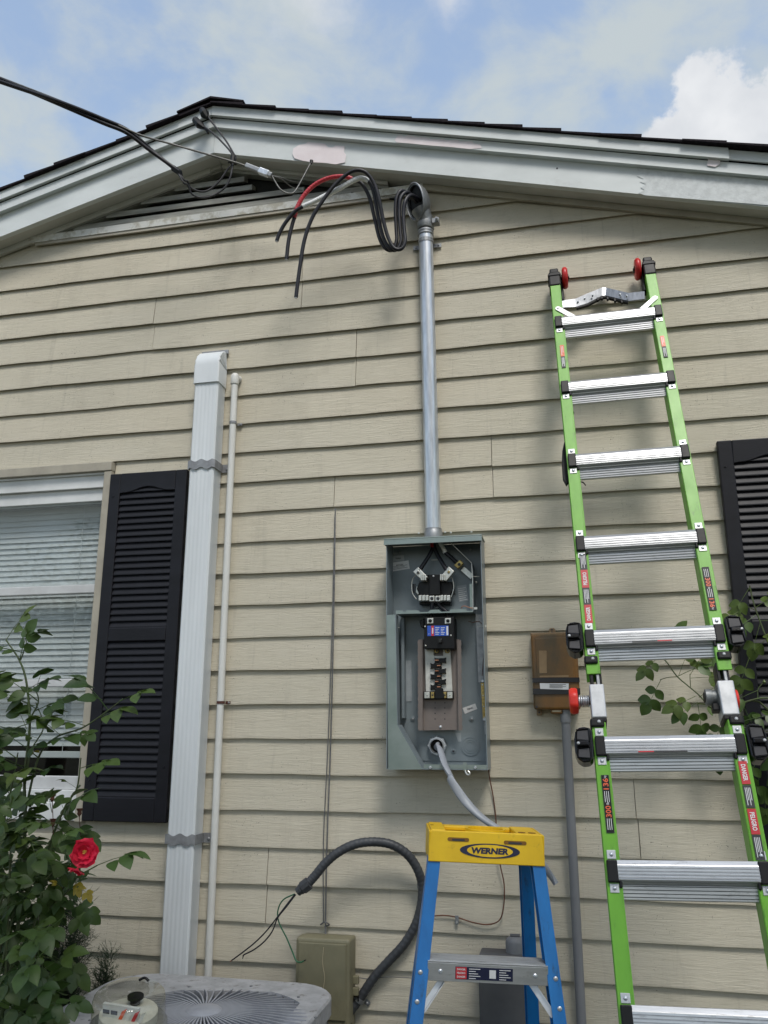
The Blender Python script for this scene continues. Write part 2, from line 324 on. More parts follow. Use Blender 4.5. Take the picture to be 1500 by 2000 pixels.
# ------------------------------------------------------------------ the house
XA, SL = -1.435, .27                       # ridge position and roof slope
XL, XR = -6.2, 3.33                        # house corners
house = thing('house', 'tan lap-sided gable end of a low house with white rake boards', 'house', (XA, 0, 0))
def rake(x, apex): return apex-SL*abs(x-XA)
SOF = 3.988
PITCHZ, Z0 = .127, 3.605
WIN = [(-2.79, -1.853, 1.135, 2.585), (.935, 1.87, 1.10, 2.56)]     # window openings
# plank joints the photo shows: course -> x
joints = {}
for (u, v) in ((302, 610), (300, 660), (696, 680), (695, 735), (590, 560), (591, 520), (960, 880), (963, 945), (1240, 1560), (1249, 1640), (523, 1690), (520, 1770), (653, 960)):
    p = at(u, v, -.01); k = math.floor((Z0-p.z)/PITCHZ)+1; joints.setdefault(k, []).append(p.x)
for k in range(-1, 27):
    zb = Z0-PITCHZ*k
    if k == -1: continue                               # behind the vent ledge
    half = min((SOF-zb)/SL+.0, 9)
    a, b = max(XL, XA-half-.02), min(XR, XA+half+.02)
    cuts = sorted(joints.get(k, []))
    for extra in (-4.4+.9*math.sin(k*2.1), 2.2+.7*math.sin(k*1.7)):
        if a+.5 < extra < b-.5 and k not in (8,): cuts.append(extra)
    segs = []; xs = [a]+sorted(cuts)+[b]
    for s0, s1 in zip(xs[:-1], xs[1:]):
        pieces = [(s0, s1)]
        for (wx0, wx1, wz0, wz1) in WIN:
            if zb+PITCHZ > wz0+.02 and zb < wz1-.02:
                np_ = []
                for (p0, p1) in pieces:
                    if p1 <= wx0 or p0 >= wx1: np_.append((p0, p1))
                    else:
                        if p0 < wx0: np_.append((p0, wx0))
                        if p1 > wx1: np_.append((wx1, p1))
                pieces = np_
        segs += pieces
    for (s0, s1) in segs:
        if s1-s0 < .03: continue
        s0 += .0012; s1 -= .0012
        n = max(2, int((s1-s0)/.09)); m = M(); ph = random.uniform(0, 60); tw = random.uniform(-.0012, .0012)
        top = PITCHZ+.022
        vs = []
        for i in range(n+1):
            x = s0+(s1-s0)*i/n
            wob = .0013*math.sin(x*3.1+ph)+.0010*math.sin(x*9.7+ph*2)+.0007*math.sin(x*23+ph)
            yo = .0012*math.sin(x*2.3+ph*1.3)+tw
            zt = min(top, max(.02, rake(x, 4.17)-zb))
            vs += [(x, -.0160+yo, zb+wob), (x, -.0008, zb+wob+.007), (x, .003, zb+zt), (x, -.0015+yo*.3, zb+zt), (x, -.0160+yo, zb+wob+.006)]
        fs = []
        for i in range(n):
            o = i*5
            for j in range(5): fs.append((o+j, o+(j+1) % 5, o+5+(j+1) % 5, o+5+j))
        fs += [(0, 1, 2, 3, 4), tuple(n*5+j for j in (4, 3, 2, 1, 0))]
        m.add(vs, fs).build('siding_plank', m_siding, house)
# sheathing behind the planks (with window holes), other walls, foundation
def wallpoly(m, x0, x1, z0, z1): m.box(x0, x1, .006, .12, z0, z1)
sh = M()
xs = [XL, WIN[0][0], WIN[0][1], WIN[1][0], WIN[1][1], XR]
for i in range(5):
    x0, x1 = xs[i], xs[i+1]
    if i in (1, 3):
        wz0, wz1 = WIN[(i-1)//2][2:]; wallpoly(sh, x0, x1, .2, wz0); wallpoly(sh, x0, x1, wz1, 2.7)
    else: wallpoly(sh, x0, x1, .2, 2.7)
h0 = 3.70
sh.prism([(XL, .006, 2.70), (XR, .006, 2.70), (XA+(SOF-h0)/SL, .006, h0), (XA-(SOF-h0)/SL, .006, h0)], (0, .11, 0))
sh.build('wall_core', m_trimtan, house)
M().box(XL+.02, XR-.02, -.004, .2, -.1, .19).box(XL+.02, XL+.2, .2, 7, -.1, .19).box(XR-.2, XR-.02, .2, 7, -.1, .19).build('foundation', m_found, house)
M().box(XL, XL+.1, .125, 7, .2, rake(XL, SOF)).box(XR-.1, XR, .125, 7, .2, rake(XR, SOF)).box(XL+.1, XR-.1, 6.9, 7, .2, 2.69).build('side_wall', m_trimtan, house)
M().prism([(XL, 6.9, 2.70), (XR, 6.9, 2.70), (XA, 6.9, 3.98)], (0, .1, 0)).build('rear_gable', m_trimtan, house)
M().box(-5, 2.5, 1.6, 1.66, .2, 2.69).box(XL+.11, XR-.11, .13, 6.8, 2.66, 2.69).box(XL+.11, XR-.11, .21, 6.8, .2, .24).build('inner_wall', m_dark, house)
# roof deck and shingle courses
ov = .38; XEL, XER = XL-ov, XR+ov
for sgn, xe in ((-1, XEL), (1, XER)):
    L = abs(xe-XA)
    M().prism([(XA, -.13, 4.196), (XA, -.13, 4.166), (xe, -.13, rake(xe, 4.166)), (xe, -.13, rake(xe, 4.196))], (0, 7.2, 0)).build('roof_deck', m_shingle, house)
    n = int(L/.150); step = L/n
    for i in range(n):
        x0, x1 = XA+sgn*step*i, XA+sgn*step*(i+1.02)
        j = random.uniform(-.008, .006); t1 = .0125+random.uniform(-.004, .004)
        z0a, z1a = rake(x0, 4.1985), rake(x1, 4.1985)
        m = M().prism([(x0, -.170+j, z0a), (x1, -.170+j, z1a), (x1+sgn*.004, -.170+j, z1a+t1), (x0, -.170+j, z0a+.006)], (0, 7.25-j, 0))
        m.build('shingle', m_shingle, house)
M().prism([(XA-.16, -.176, rake(XA-.16, 4.216)), (XA, -.176, 4.221), (XA+.16, -.176, rake(XA+.16, 4.216)), (XA+.16, -.176, rake(XA+.16, 4.216)+.008), (XA, -.176, 4.231), (XA-.16, -.176, rake(XA-.16, 4.216)+.008)], (0, 7.26, 0)).build('ridge_cap', m_shingle, house)
# rake boards: lower fascia, second board, upper board; and the soffit
def rboard(name, a0, a1, y0, y1, m, sgn, xs=None, xe=None):
    xs = XA+sgn*.0008 if xs is None else xs; xe = (XEL if sgn < 0 else XER) if xe is None else xe
    n = 14; mm = M(); P = []
    for i in range(n+1):
        x = xs+(xe-xs)*i/n; w_ = .0015*math.sin(x*2.7+a0*9)
        P.append([(x, y0+w_, rake(x, a0)), (x, y0+w_, rake(x, a1)), (x, y1, rake(x, a1)), (x, y1, rake(x, a0))])
    vs = [q for p in P for q in p]; fs = [(3, 2, 1, 0), tuple(n*4+j for j in range(4))]
    for i in range(n):
        for j in range(4): fs.append((i*4+j, i*4+(j+1) % 4, i*4+4+(j+1) % 4, i*4+4+j))
    return mm.add(vs, fs).build(name, m, house)
for sgn in (-1, 1):
    rboard('fascia_board', 3.985, 4.108, -.112, -.088, m_fascia, sgn)
    rboard('rake_trim_board', 4.102, 4.1475, -.136, -.113, m_fascia, sgn)
    if sgn < 0: rboard('drip_board', 4.1535, 4.197, -.152, -.137, m_fascia, sgn)
    else:
        xj = at(1422, 290, -.152).x
        rboard('drip_board', 4.1500, 4.197, -.155, -.1375, m_fascia, 1, None, xj); rboard('drip_board', 4.1535, 4.196, -.146, -.137, m_fascia, 1, xj+.001)
    rboard('soffit', 3.990, 3.998, -.0875, .02, m_soffit, sgn)
    rboard('frieze_board', 3.962, 3.9895, -.030, -.0162, m_trimtan if sgn > 0 else m_soffit, sgn, XA+sgn*(.93 if sgn > 0 else .05))
# peeled patches on the rake boards
def patch(pix, Y, name='bare_patch', m=m_bare):
    ps = [at(u, v, Y) for u, v in pix]; M().prism(ps, (0, .0006, 0)).build(name, m, house)
patch([(571, 300), (573, 290), (584, 283), (596, 281), (601, 277), (622, 279), (635, 281), (641, 288), (650, 288), (655, 284), (673, 285), (672, 297), (676, 302), (674, 317), (655, 321), (634, 318), (612, 317), (591, 314), (575, 309)], -.1150)
patch([(771, 274), (776, 265), (784, 264), (788, 267), (797, 264), (815, 267), (838, 269), (842, 272), (866, 271), (872, 274), (893, 273), (897, 276), (922, 276), (926, 280), (938, 282), (941, 289), (918, 291), (880, 287), (840, 284), (801, 280), (775, 278)], -.1390)
patch([(1381, 323), (1383, 311), (1390, 309), (1407, 314), (1406, 320), (1397, 326)], -.1390)
# chalky worn stretch of the lower board: one ragged sheet of weathered paint
pp = [(1246, 335)]; random.seed(4)
for i in range(18): pp.append((1246+i*15+random.uniform(-4, 4), 331+i*1.35+random.uniform(-4, 3)))
pp += [(1512, 362), (1512, 401)]
for i in range(17): pp.append((1500-i*15, 400.5-i*15*.0795))
for (u, v) in ((1247, 377), (1259, 371), (1251, 366), (1262, 360), (1250, 355), (1256, 349), (1244, 344), (1252, 340)): pp.append((u, v))
patch(pp, -.1148, 'worn_paint', m_chalk)
M().lathe(at(1088, 329, -.1135), (0, -1, 0), [(.004, 0), (.004, .001)], 8).build('nail_hole', m_print, house)
random.seed(11)
# gable vent
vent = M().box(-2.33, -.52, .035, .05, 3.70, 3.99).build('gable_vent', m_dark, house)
zl = Z0+PITCHZ*.86
M().prism([(-2.40, -.030, zl-.008), (-.55, -.030, zl-.008), (-.55, -.034, zl+.020), (-.55, .04, zl+.030), (-2.40, .04, zl+.030), (-2.40, -.034, zl+.020)][:1]+[(-.50, -.030, zl-.008), (-.50, -.033, zl+.024), (-2.40, -.033, zl+.024)], (0, .06, 0)).build('ledge', m_ledge, vent)
M().box(-2.36, -.50, -.026, -.0165, zl-.022, zl-.0085).build('ledge_trim', m_trimtan, vent)
for i, (z, xe) in enumerate(((zl+.058, None), (zl+.103, None), (zl+.150, at(494, 368, 0).x), (zl+.195, at(480, 350, 0).x))):
    hw = (SOF-.012-z)/SL
    if hw < .06: continue
    x0, x1 = XA-hw+.02, (XA+hw-.03 if xe is None else min(xe, XA+hw-.03))
    if i == 1: x1 -= .16
    M().prism([(x0, -.018, z+.002), (x0, -.018, z-.024), (x0, .030, z+.002), (x0, .030, z+.022)], (x1-x0, random.uniform(-.004, .004), -.006 if i == 1 else 0)).build('slat', m_ventwood, vent)
for sgn in (-1, 1):
    for (d0, d1, y) in ((.0, .016, -.024), (.016, .030, -.012)):
        m = M(); xe = XA+sgn*(.88 if sgn < 0 else .78)
        m.prism([(XA+sgn*.002, y, 3.9885-d0), (XA+sgn*.002, y, 3.9885-d1), (xe, y, rake(xe, 3.9885-d1)), (xe, y, rake(xe, 3.9885-d0))], (0, .035, 0)).build('moulding', m_soffit if y < -.02 else m_ventwood, vent)
M().obox(at(640, 383, -.01), (.16, 0, -.02), (0, .004, .006), (0, -.004, .007)).build('broken_slat', m_ventwood, vent)
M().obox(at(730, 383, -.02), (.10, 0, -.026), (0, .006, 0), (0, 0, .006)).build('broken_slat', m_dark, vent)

# windows (parts of the house)
def window(x0, x1, z0, z1, full=True):
    wn_ = M().box(x0+.002, x0+.036, -.034, .05, z0, z1-.041).box(x1-.036, x1-.002, -.034, .05, z0, z1-.041).box(x0+.002, x1-.002, -.038, .05, z1-.040, z1).build('window', m_trimtan, house, .003)
    a, b = x0+.037, x1-.037; dz = z1-2.585
    M().box(a, b, -.012, .05, 2.480+dz, 2.5445+dz).build('head_jamb', m_white, wn_, .002)
    M().box(a, b, -.022, -.0125, 2.535+dz, 2.5445+dz).build('head_stop', m_white, wn_)
    M().box(a, b, .004, .05, 2.425+dz, 2.4795+dz).build('sash_rail', m_white, wn_, .002)
    M().box(a, b, .000, .034, 2.028+dz, 2.064+dz).build('sash_rail', m_sash, wn_, .003)
    M().box(a, b, .006, .036, 1.647+dz, 1.678+dz).build('sash_rail', m_sash, wn_, .003)
    M().box(a, b, .004, .036, 1.250+dz, 1.300+dz).build('sash_rail', m_sash, wn_, .003)
    M().box(a, b, -.010, .05, 1.205+dz, 1.2495+dz).build('sill', m_white, wn_, .003)
    M().box(a, b, -.024, .05, 1.138+dz, 1.2045+dz).build('apron', m_white, wn_, .003)
    for (p, q) in ((2.0645, 2.4245), (1.6785, 2.0275), (1.3005, 1.6465)):
        M().box(a, b, .018, .021, p+dz, q+dz).build('pane', m_pane, wn_)
    M().box(a, a+.012, .008, .05, 1.30+dz, 2.425+dz).box(b-.012, b, .008, .05, 1.30+dz, 2.425+dz).build('jamb_liner', m_sash, wn_)
for wi in WIN: window(*wi)
# mini blind behind the glass
blind = thing('mini_blind', 'off-white horizontal mini blind lowered behind the left window glass', 'blind', (-2.32, .085, 1.36))
bx0, bx1 = -2.745, -1.897
M().box(bx0, bx1, .066, .096, 2.425, 2.455).build('head_rail', m_sash, blind)
slm = None; ns = 41
for i in range(ns):
    z = 2.412-i*.02465
    t = RAD(102+random.uniform(-3, 3))
    a = V((0, math.cos(t), -math.sin(t)))*.0135
    if slm is None or True:
        y = .082; c = V(((bx0+bx1)/2, y, z)); n_ = V((0, a.z, -a.y)).normalized()
        hx = V(((bx1-bx0)/2, 0, random.uniform(-.0015, .0015)))
        P = [c-hx-a, c-hx+n_*-.0022, c-hx+a, c+hx+a, c+hx+n_*-.0022, c+hx-a]
        M().add(P, [(0, 1, 4, 5), (1, 2, 3, 4)]).build('slat', m_blind, blind, smooth=60)
M().box(bx0, bx1, .072, .092, 1.366, 1.392).build('bottom_rail', m_blind, blind, .003)
for x in (-2.62, -2.03): M().tube([(x, .066, 2.43), (x, .066, 1.39)], .0012, 5).build('ladder_cord', m_blind, blind)

# shutters
def shutter(x0, x1, z0, z1, lab):
    yb, yf = -.020, -.046
    st = .050; l1t, l1b, l2t, l2b = z1-.086, z1-.650, z1-.704, z0+.088
    m = M().box(x0, x0+st, yf, yb, z0, z1).box(x1-st, x1, yf, yb, z0, z1)
    m.box(x0+st, x1-st, yf, yb, z0, l2b).box(x0+st, x1-st, yf, yb, l2t, l1b)
    n = 14; a, b = x0+st, x1-st; P = [(a, yf, z1), (a, yf, l1t)]
    for i in range(n+1):
        q = i/n; P.append((a+(b-a)*q, yf, l1t+.022*(.5-.5*math.cos((q-.1)/.8*2*math.pi)) if .1 < q < .9 else l1t))
    P += [(b, yf, z1)]; m.prism(P, (0, yb-yf, 0))
    o = m.build('shutter', m_shutter, house, .0035); o['label'] = lab
    M().box(a, b, yb-.002, yb+.003, l2b-.01, l1t+.03).build('back_panel', m_shutter, o)
    sl = None
    for (p, q, cnt) in ((l1b, l1t+.03, 22), (l2b, l2t, 22)):
        stp = (q-p)/cnt
        for i in range(cnt):
            z = p+stp*(i+.5)
            if sl is None:
                mm = M().prism([(a+.001, yf+.003, -stp*.5), (a+.001, yf+.003, -stp*.5+.004), (a+.001, yf+.0135, stp*.56), (a+.001, yf+.0135, stp*.56-.005)], (b-a-.002, 0, 0))
                sl = mm.mesh('slat', root_loc(house)); sl.materials.append(m_shutter)
            ob = bpy.data.objects.new('slat', sl); C.objects.link(ob); ob.parent = o; ob.location = (0, 0, z+root_loc(house).z)
    for (x, z) in ((x0+.02, z1-.10), (x1-.02, z0+.2), (x0+.02, z0+.15)):
        M().lathe((x, yf-.0005, z), (0, -1, 0), [(.004, 0), (.003, .002)], 8).build('screw', m_shutter, o)
shutter(-1.851, -1.501, 1.141, 2.524, 'black louvred shutter beside the window with the blind')
shutter(.567, .917, 1.110, 2.493, 'black louvred shutter behind the green ladder')

# ------------------------------------------------------------------ white downspout on the wall
ds = thing('downspout', 'white metal downspout with crimped elbow on the wall beside the black shutter', 'downspout', (-1.42, -.05, .3))
dx0, dx1, dyf, dyb = -1.468, -1.362, -.094, -.020
pts = []
def fluted(z0, z1, x0=dx0, x1=dx1, yf=dyf, yb=dyb):
    P = []; n = 22
    for i in range(n+1):
        q = i/n; x = x0+.006+(x1-x0-.012)*q; P.append((x, yf+(.0014 if i % 4 in (2,) and 0 < i < n else 0)))
    P = [(x0, yf+.006)]+P+[(x1, yf+.006)]
    for q in (.25, .33, .55, .63): P.append((x1-.002 if q in (.33, .63) else x1, yf+(yb-yf)*q))
    P += [(x1, yb), (x0, yb)]
    return P
prof = fluted(0, 0)
M().prism([(x, y, .30) for x, y in prof], (0, 0, 2.905-.30)).build('pipe', m_duct, ds, smooth=40)
# elbow: straight collar, then a curve back into the wall
m = M(); rows = []
px0, px1, pf = dx0-.003, dx1+.003, dyf-.003
for z, yf in ((2.880, pf), (2.960, pf)):
    rows.append([(px0, yf, z), (px0+.005, yf-.004, z), (px1-.005, yf-.004, z), (px1, yf, z), (px1, -.018, z), (px0, -.018, z)])
nb = 9
for i in range(1, nb+1):
    q = i/nb*RAD(86); R_ = .080
    y = -.018+(pf+.018)*math.cos(q); z = 2.960+R_*math.sin(q)*1.0
    zz = 2.960+(i/nb)*.012; rip = .0025*(i % 2)
    rows.append([(px0+rip, y, z), (px0+.005+rip, y-.004*math.cos(q), z+.004*math.sin(q)), (px1-.005-rip, y-.004*math.cos(q), z+.004*math.sin(q)), (px1-rip, y, z), (px1-rip, -.0175, zz), (px0+rip, -.0175, zz)])
vs = [p for r in rows for p in r]; fs = [tuple(range(6))[::-1], tuple((len(rows)-1)*6+j for j in range(6))]
for i in range(len(rows)-1):
    for j in range(6): fs.append((i*6+j, i*6+(j+1) % 6, i*6+6+(j+1) % 6, i*6+6+j))
m.add(vs, fs).build('elbow', m_duct, ds, smooth=35)
M().box(px0-.006, px1+.006, -.026, -.0165, 3.036, 3.058).build('sealant', m_strap, ds, .004)
def ds_strap(z):
    m = M(); n = 16; P = []
    path = [(dx0-.022, -.0175), (dx0-.004, -.0185), (dx0-.004, dyf-.002)]+[(dx0+(dx1-dx0)*i/n, dyf-.0035) for i in range(1, n)]+[(dx1+.004, dyf-.002), (dx1+.004, -.0185), (dx1+.036, -.0175)]
    vs = []
    for i, (x, y) in enumerate(path):
        wv = .005*math.cos((x-dx0)/(dx1-dx0)*4*math.pi) if dx0 <= x <= dx1 else 0
        tx, ty = path[min(i+1, len(path)-1)][0]-path[max(i-1, 0)][0], path[min(i+1, len(path)-1)][1]-path[max(i-1, 0)][1]
        ln_ = math.hypot(tx, ty); nx_, ny_ = ty/ln_*.0025, -tx/ln_*.0025
        for (dz, kk) in ((-.017, 0), (.017, 0), (.017, 1), (-.017, 1)): vs.append((x+nx_*kk, y+ny_*kk, z+dz+wv))
    fs = []
    for i in range(len(path)-1):
        for j in range(4): fs.append((i*4+j, i*4+(j+1) % 4, i*4+4+(j+1) % 4, i*4+4+j))
    fs += [(0, 1, 2, 3), tuple((len(path)-1)*4+j for j in (3, 2, 1, 0))]
    o = M().add(vs, fs).build('strap', m_strap, ds, smooth=40)
    M().lathe((dx1+.026, -.0195, z-.004), (0, -1, 0), [(.006, 0), (.006, .002), (.003, .004)], 10).build('screw', m_galvd, o)
ds_strap(at(405, 907, -.09).z); ds_strap(at(362, 1640, -.09).z)

# ------------------------------------------------------------------ thin pvc pipe
pv = thing('pvc_pipe', 'slim white pvc pipe with a rounded cap beside the downspout', 'pipe', (-1.306, -.04, .3))
PX, PY = -1.308, -.042
M().tube([(PX+.005, PY, .30), (PX+.002, PY, 1.6), (PX-.002, PY, 2.895)], .0135, 14).build('tube', m_pvc, pv, smooth=50)
M().lathe((PX-.002, PY, 2.885), (0, 0, 1), [(.0168, 0), (.0175, .003), (.0175, .034), (.0155, .042), (.010, .048), (.003, .050)], 16).tube([(PX-.002, PY, 2.915), (PX+.004, -.014, 2.918)], .015, 12).build('cap', m_pvc, pv, smooth=40)
def pipe_strap(x, y, r, z, m, parent, both=False, wd=.010, ear=.016):
    mm = M().lathe((x, y, z-wd/2), (0, 0, 1), [(r+.0004, 0), (r+.0022, 0), (r+.0022, wd), (r+.0004, wd)], 16, False)
    mm.box(x+r*.7, x+r+ear, -.0185, -.0155, z-wd*.55, z+wd*.55)
    if both: mm.box(x-r-ear, x-r*.7, -.0185, -.0155, z-wd*.55, z+wd*.55)
    o = mm.build('strap', m, parent)
    for s_ in ((1, -1) if both else (1,)): M().lathe((x+s_*(r+ear*.6), -.0187, z), (0, -1, 0), [(.0042, 0), (.0042, .002), (.002, .0035)], 8).build('screw', m_galvd, o)
m_rust = mat('rusty strap', (.10, .03, .022), .7, c2=(.06, .02, .015), scale=60)
pipe_strap(PX-.001, PY, .0135, at(455, 826, PY).z, m_strap, pv); pipe_strap(PX+.003, PY, .0135, at(432, 1372, PY).z, m_rust, pv)

# ------------------------------------------------------------------ service mast: conduit, weatherhead
mast = thing('service_mast', 'galvanised conduit mast with weatherhead rising from the open meter panel', 'conduit', (-.475, -.052, 2.17))
MX = lambda z: -.474-(z-2.24)*.0102
MY = -.052
zt = 3.462
M().tube([(MX(2.185), MY, 2.185), (MX(3.0), MY, 3.0), (MX(zt+.03), MY, zt+.03)], .0295, 24).build('pipe', m_galv, mast, smooth=50)
M().lathe((MX(2.18), MY, 2.176), (0, 0, 1), [(.040, 0), (.040, .007), (.035, .008), (.035, .028), (.0325, .032), (.0325, .040)], 24).build('hub', m_galvd, mast, smooth=35)
zc = at(832, 448, MY-.03).z
M().lathe((MX(zc), MY, zc-.012), (0, 0, 1), [(.031, 0), (.0335, .002), (.0335, .010), (.0315, .012), (.0335, .014), (.0335, .022), (.031, .024)], 24).build('coupling', m_galvd, mast, smooth=35)
pipe_strap(MX(zc-.05), MY, .0297, zc-.040, m_galvd, mast, True, .016, .030)
wh = V((MX(zt), MY, 0)); zn = at(830, 425, MY).z
# hood: half-ellipsoid shell opening to the left and front
hc = at(811, 394, -.085)
on = V((-.62, -.62, -.20)).normalized()                 # the opening looks this way
e1 = (V((0, 0, 1))-on*on.z).normalized(); e2 = on.cross(e1)
rows = []; n = 22
for i in range(9):
    q = i/8*math.pi/2*.985
    rows.append([hc-on*(.062*math.sin(q))+(e1*(math.cos(k/n*2*math.pi)*.080)+e2*(math.sin(k/n*2*math.pi)*.056))*math.cos(q)**.8 for k in range(n)])
inner = [[hc+(p-hc)*.90 for p in rows[0]]]
allr = inner+rows; vs = [p for r in allr for p in r]; fs = []
for i in range(len(allr)-1):
    for k in range(n): fs.append((i*n+k, i*n+(k+1) % n, (i+1)*n+(k+1) % n, (i+1)*n+k))
fs.append(tuple((len(allr)-1)*n+k for k in range(n)))
hood = M().add(vs, fs).build('weatherhead', m_cast, mast, smooth=50)
M().tube([rows[0][k % n]+on*.001 for k in range(n+1)], .0035, 6, False).build('rim', m_galvd, hood, smooth=60)
ins = M(); ins.add([hc-on*.012+(p-hc)*.93 for p in rows[0]]+[hc-on*.012], [(k, (k+1) % n, n) for k in range(n)]); ins.build('insulator', m_black, hood)
M().lathe((MX(zt), MY, zc+.016), (0, 0, 1), [(.033, 0), (.036, .004), (.036, .030), (.031, .034), (.031, .060)], 24).build('collar', m_cast, hood, smooth=40)
M().tube([(MX(zt), MY, zn-.02), hc-on*.02-e1*.03], [.031, .040], 16).build('neck', m_cast, hood, smooth=50)
bz = zc+.040
M().obox((MX(zt)+.046, MY-.012, bz), (.014, 0, 0), (0, .016, 0), (0, 0, .010)).tube([(MX(zt)+.052, MY-.045, bz), (MX(zt)+.052, MY+.012, bz)], .0045, 8).build('clamp_ear', m_galvd, hood)
M().lathe((MX(zt)+.052, MY-.03, bz), (0, -1, 0), [(.008, 0), (.008, .007), (.004, .010)], 6).build('bolt', m_galv, hood)

# ------------------------------------------------------------------ three service conductors
def W(x, y, Y): return at(500+x/3.75, 300+y/3.75, Y)
CB = [
 ('service_cable', 'black service conductor with red tape hanging from the weatherhead', m_red,
  [(1140, 300, -.075), (1082, 275, -.125), (1035, 310, -.14), (1022, 420, -.14), (1028, 560, -.14), (1030, 640, -.142), (1000, 705, -.145), (950, 695, -.15), (905, 620, -.155), (870, 480, -.165), (830, 320, -.18), (775, 222, -.19), (715, 190, -.2), (640, 167, -.205), (530, 180, -.21), (425, 232, -.215), (345, 315, -.22), (300, 400, -.222), (283, 460, -.222), (258, 550, -.222), (237, 650, -.222), (224, 772, -.222)], (12.2, 18.2)),
 ('service_cable', 'black service conductor with white tape hanging from the weatherhead', m_wtape,
  [(1145, 305, -.070), (1112, 285, -.135), (1060, 325, -.155), (1050, 430, -.155), (1057, 560, -.155), (1062, 640, -.157), (1035, 700, -.16), (985, 700, -.165), (935, 620, -.17), (897, 470, -.18), (868, 310, -.195), (838, 220, -.205), (785, 182, -.215), (720, 194, -.225), (610, 256, -.23), (500, 312, -.235), (415, 356, -.24), (345, 388, -.24), (280, 430, -.24), (212, 512, -.24), (172, 585, -.24), (152, 640, -.24)], (11.4, 17.0)),
 ('service_cable', 'plain black service conductor, the longest loop from the weatherhead', None,
  [(1150, 312, -.065), (1140, 305, -.145), (1095, 345, -.17), (1080, 440, -.17), (1086, 560, -.17), (1092, 640, -.172), (1068, 695, -.175), (1015, 695, -.18), (968, 615, -.185), (930, 480, -.195), (900, 330, -.21), (865, 220, -.22), (808, 142, -.235), (738, 122, -.245), (660, 155, -.25), (560, 250, -.255), (472, 370, -.26), (405, 485, -.26), (352, 645, -.26), (322, 830, -.26), (304, 960, -.26), (293, 1052, -.26)], None)]
for nm, lb, tp, P, rg in CB:
    pts = [W(*p) for p in P]; pts[0] = hc-on*.02+e2*random.uniform(-.015, .015); sp = spline(pts, 7)
    root = thing(nm, lb, 'cable', pts[-1], 'service conductors at the weatherhead')
    M().tube(sp, .0078, 12).build('jacket', m_cable, root, smooth=60)
    d = (sp[-1]-sp[-2]).normalized(); M().tube([sp[-1]-d*.001, sp[-1]+d*.004], .0052, 10).build('strands', m_copperend, root)
    if tp:
        i0, i1 = int(rg[0]*7), int(rg[1]*7); seg = sp[i0:i1+1]
        seg = spline(seg[::2]+[seg[-1]], 6)
        rr = [(.0098 if tp is m_wtape else .0088)+(.0006 if i % 4 < 2 else 0) for i in range(len(seg))]
        M().tube(seg, rr, 12).build('tape', tp, root, smooth=60)

# ------------------------------------------------------------------ overhead service drop
def wire(name, P, r, m, label, cat, group=None, n=8, sub=6):
    sp = spline(P, sub); return single(M().tube(sp, r, n), name, m, label, cat, smooth=60, group=group)
drop = thing('service_drop', 'twisted black overhead service cable coming in from the upper left', 'cable', at(345, 332, -.32))
base = [at(345, 332, -.32), at(300, 298, -.36), at(250, 258, -.43), at(200, 236, -.50), at(120, 203, -.62), at(0, 157, -.82)]
dv = (base[-1]-base[-2]).normalized(); far = base[-1]
tail = [far+dv*k_+V((0, 0, .012*k_*k_)) for k_ in (.35, .8, 1.5, 2.6, 4.5, 8, 13)]
cl = spline(base+tail, 8)
for ph in (0, math.pi):
    P = []; s_ = 0
    for i, p in enumerate(cl):
        if i: s_ += (p-cl[i-1]).length
        q = s_/.55*2*math.pi*.5+ph; a = min(1, s_/.15)*.0055+.003
        P.append(p+V((0, math.cos(q), math.sin(q)))*a)
    M().tube(P, .0080, 8).build('conductor', m_cable, drop, smooth=60)
P = [at(484, 326, -.20), at(462, 318, -.22), at(400, 300, -.28), at(330, 280, -.34), at(275, 264, -.41)]
P += [c_+V((0, 0, .012)) for c_ in cl[22::6]]
M().tube(spline(P, 5), .0042, 7).build('messenger', m_msgr, drop, smooth=60)
M().obox(at(345, 333, -.32), (.020, 0, -.017), (.004, .010, .005), (0, -.006, .011)).build('tap_connector', m_black, drop, .003)
# pigtails and taped ends
pg = thing('pigtail_loop', 'pair of dark wires looped under the gable peak with taped ends', 'wire', at(400, 385, -.2))
def R5(x, y, Y): return at(350+x/5, 180+y/5, Y)
A = [at(346, 334, -.32), at(360, 352, -.31), R5(80, 870, -.29), R5(110, 930, -.27), R5(200, 970, -.25), R5(290, 955, -.23), R5(390, 870, -.22), R5(470, 760, -.215), R5(530, 690, -.21), R5(552, 640, -.21), R5(520, 580, -.21), R5(460, 480, -.20), R5(390, 385, -.19), R5(310, 280, -.18), R5(270, 215, -.175)]
B = [at(347, 336, -.325), at(358, 356, -.32), R5(85, 910, -.30), R5(120, 990, -.28), R5(200, 1028, -.26), R5(300, 1020, -.24), R5(400, 970, -.225), R5(470, 900, -.22), R5(505, 810, -.22), R5(525, 700, -.215), R5(535, 650, -.215), R5(500, 580, -.215), R5(430, 500, -.205), R5(350, 420, -.20), R5(270, 355, -.19), R5(215, 320, -.18)]
for P in (A, B): M().tube(spline(P, 6), .0042, 7).build('wire', m_cablew, pg, smooth=60)
M().tube([R5(275, 250, -.178), R5(250, 215, -.175), R5(225, 175, -.17)], [.008, .021, .015], 8).tube([R5(225, 165, -.17), R5(262, 165, -.171), R5(285, 230, -.178)], .0016, 5).build('taped_end', m_black, pg)
M().tube([R5(245, 350, -.182), R5(200, 320, -.18), R5(155, 270, -.178)], [.008, .018, .016], 8).tube([R5(240, 335, -.182), R5(285, 400, -.182)], .006, 6).build('taped_end', m_black, pg)
M().tube([R5(530, 625, -.212), R5(520, 690, -.213)], .012, 8).tube([R5(480, 680, -.212), R5(556, 700, -.212)], .006, 6).build('tie', m_black, pg)
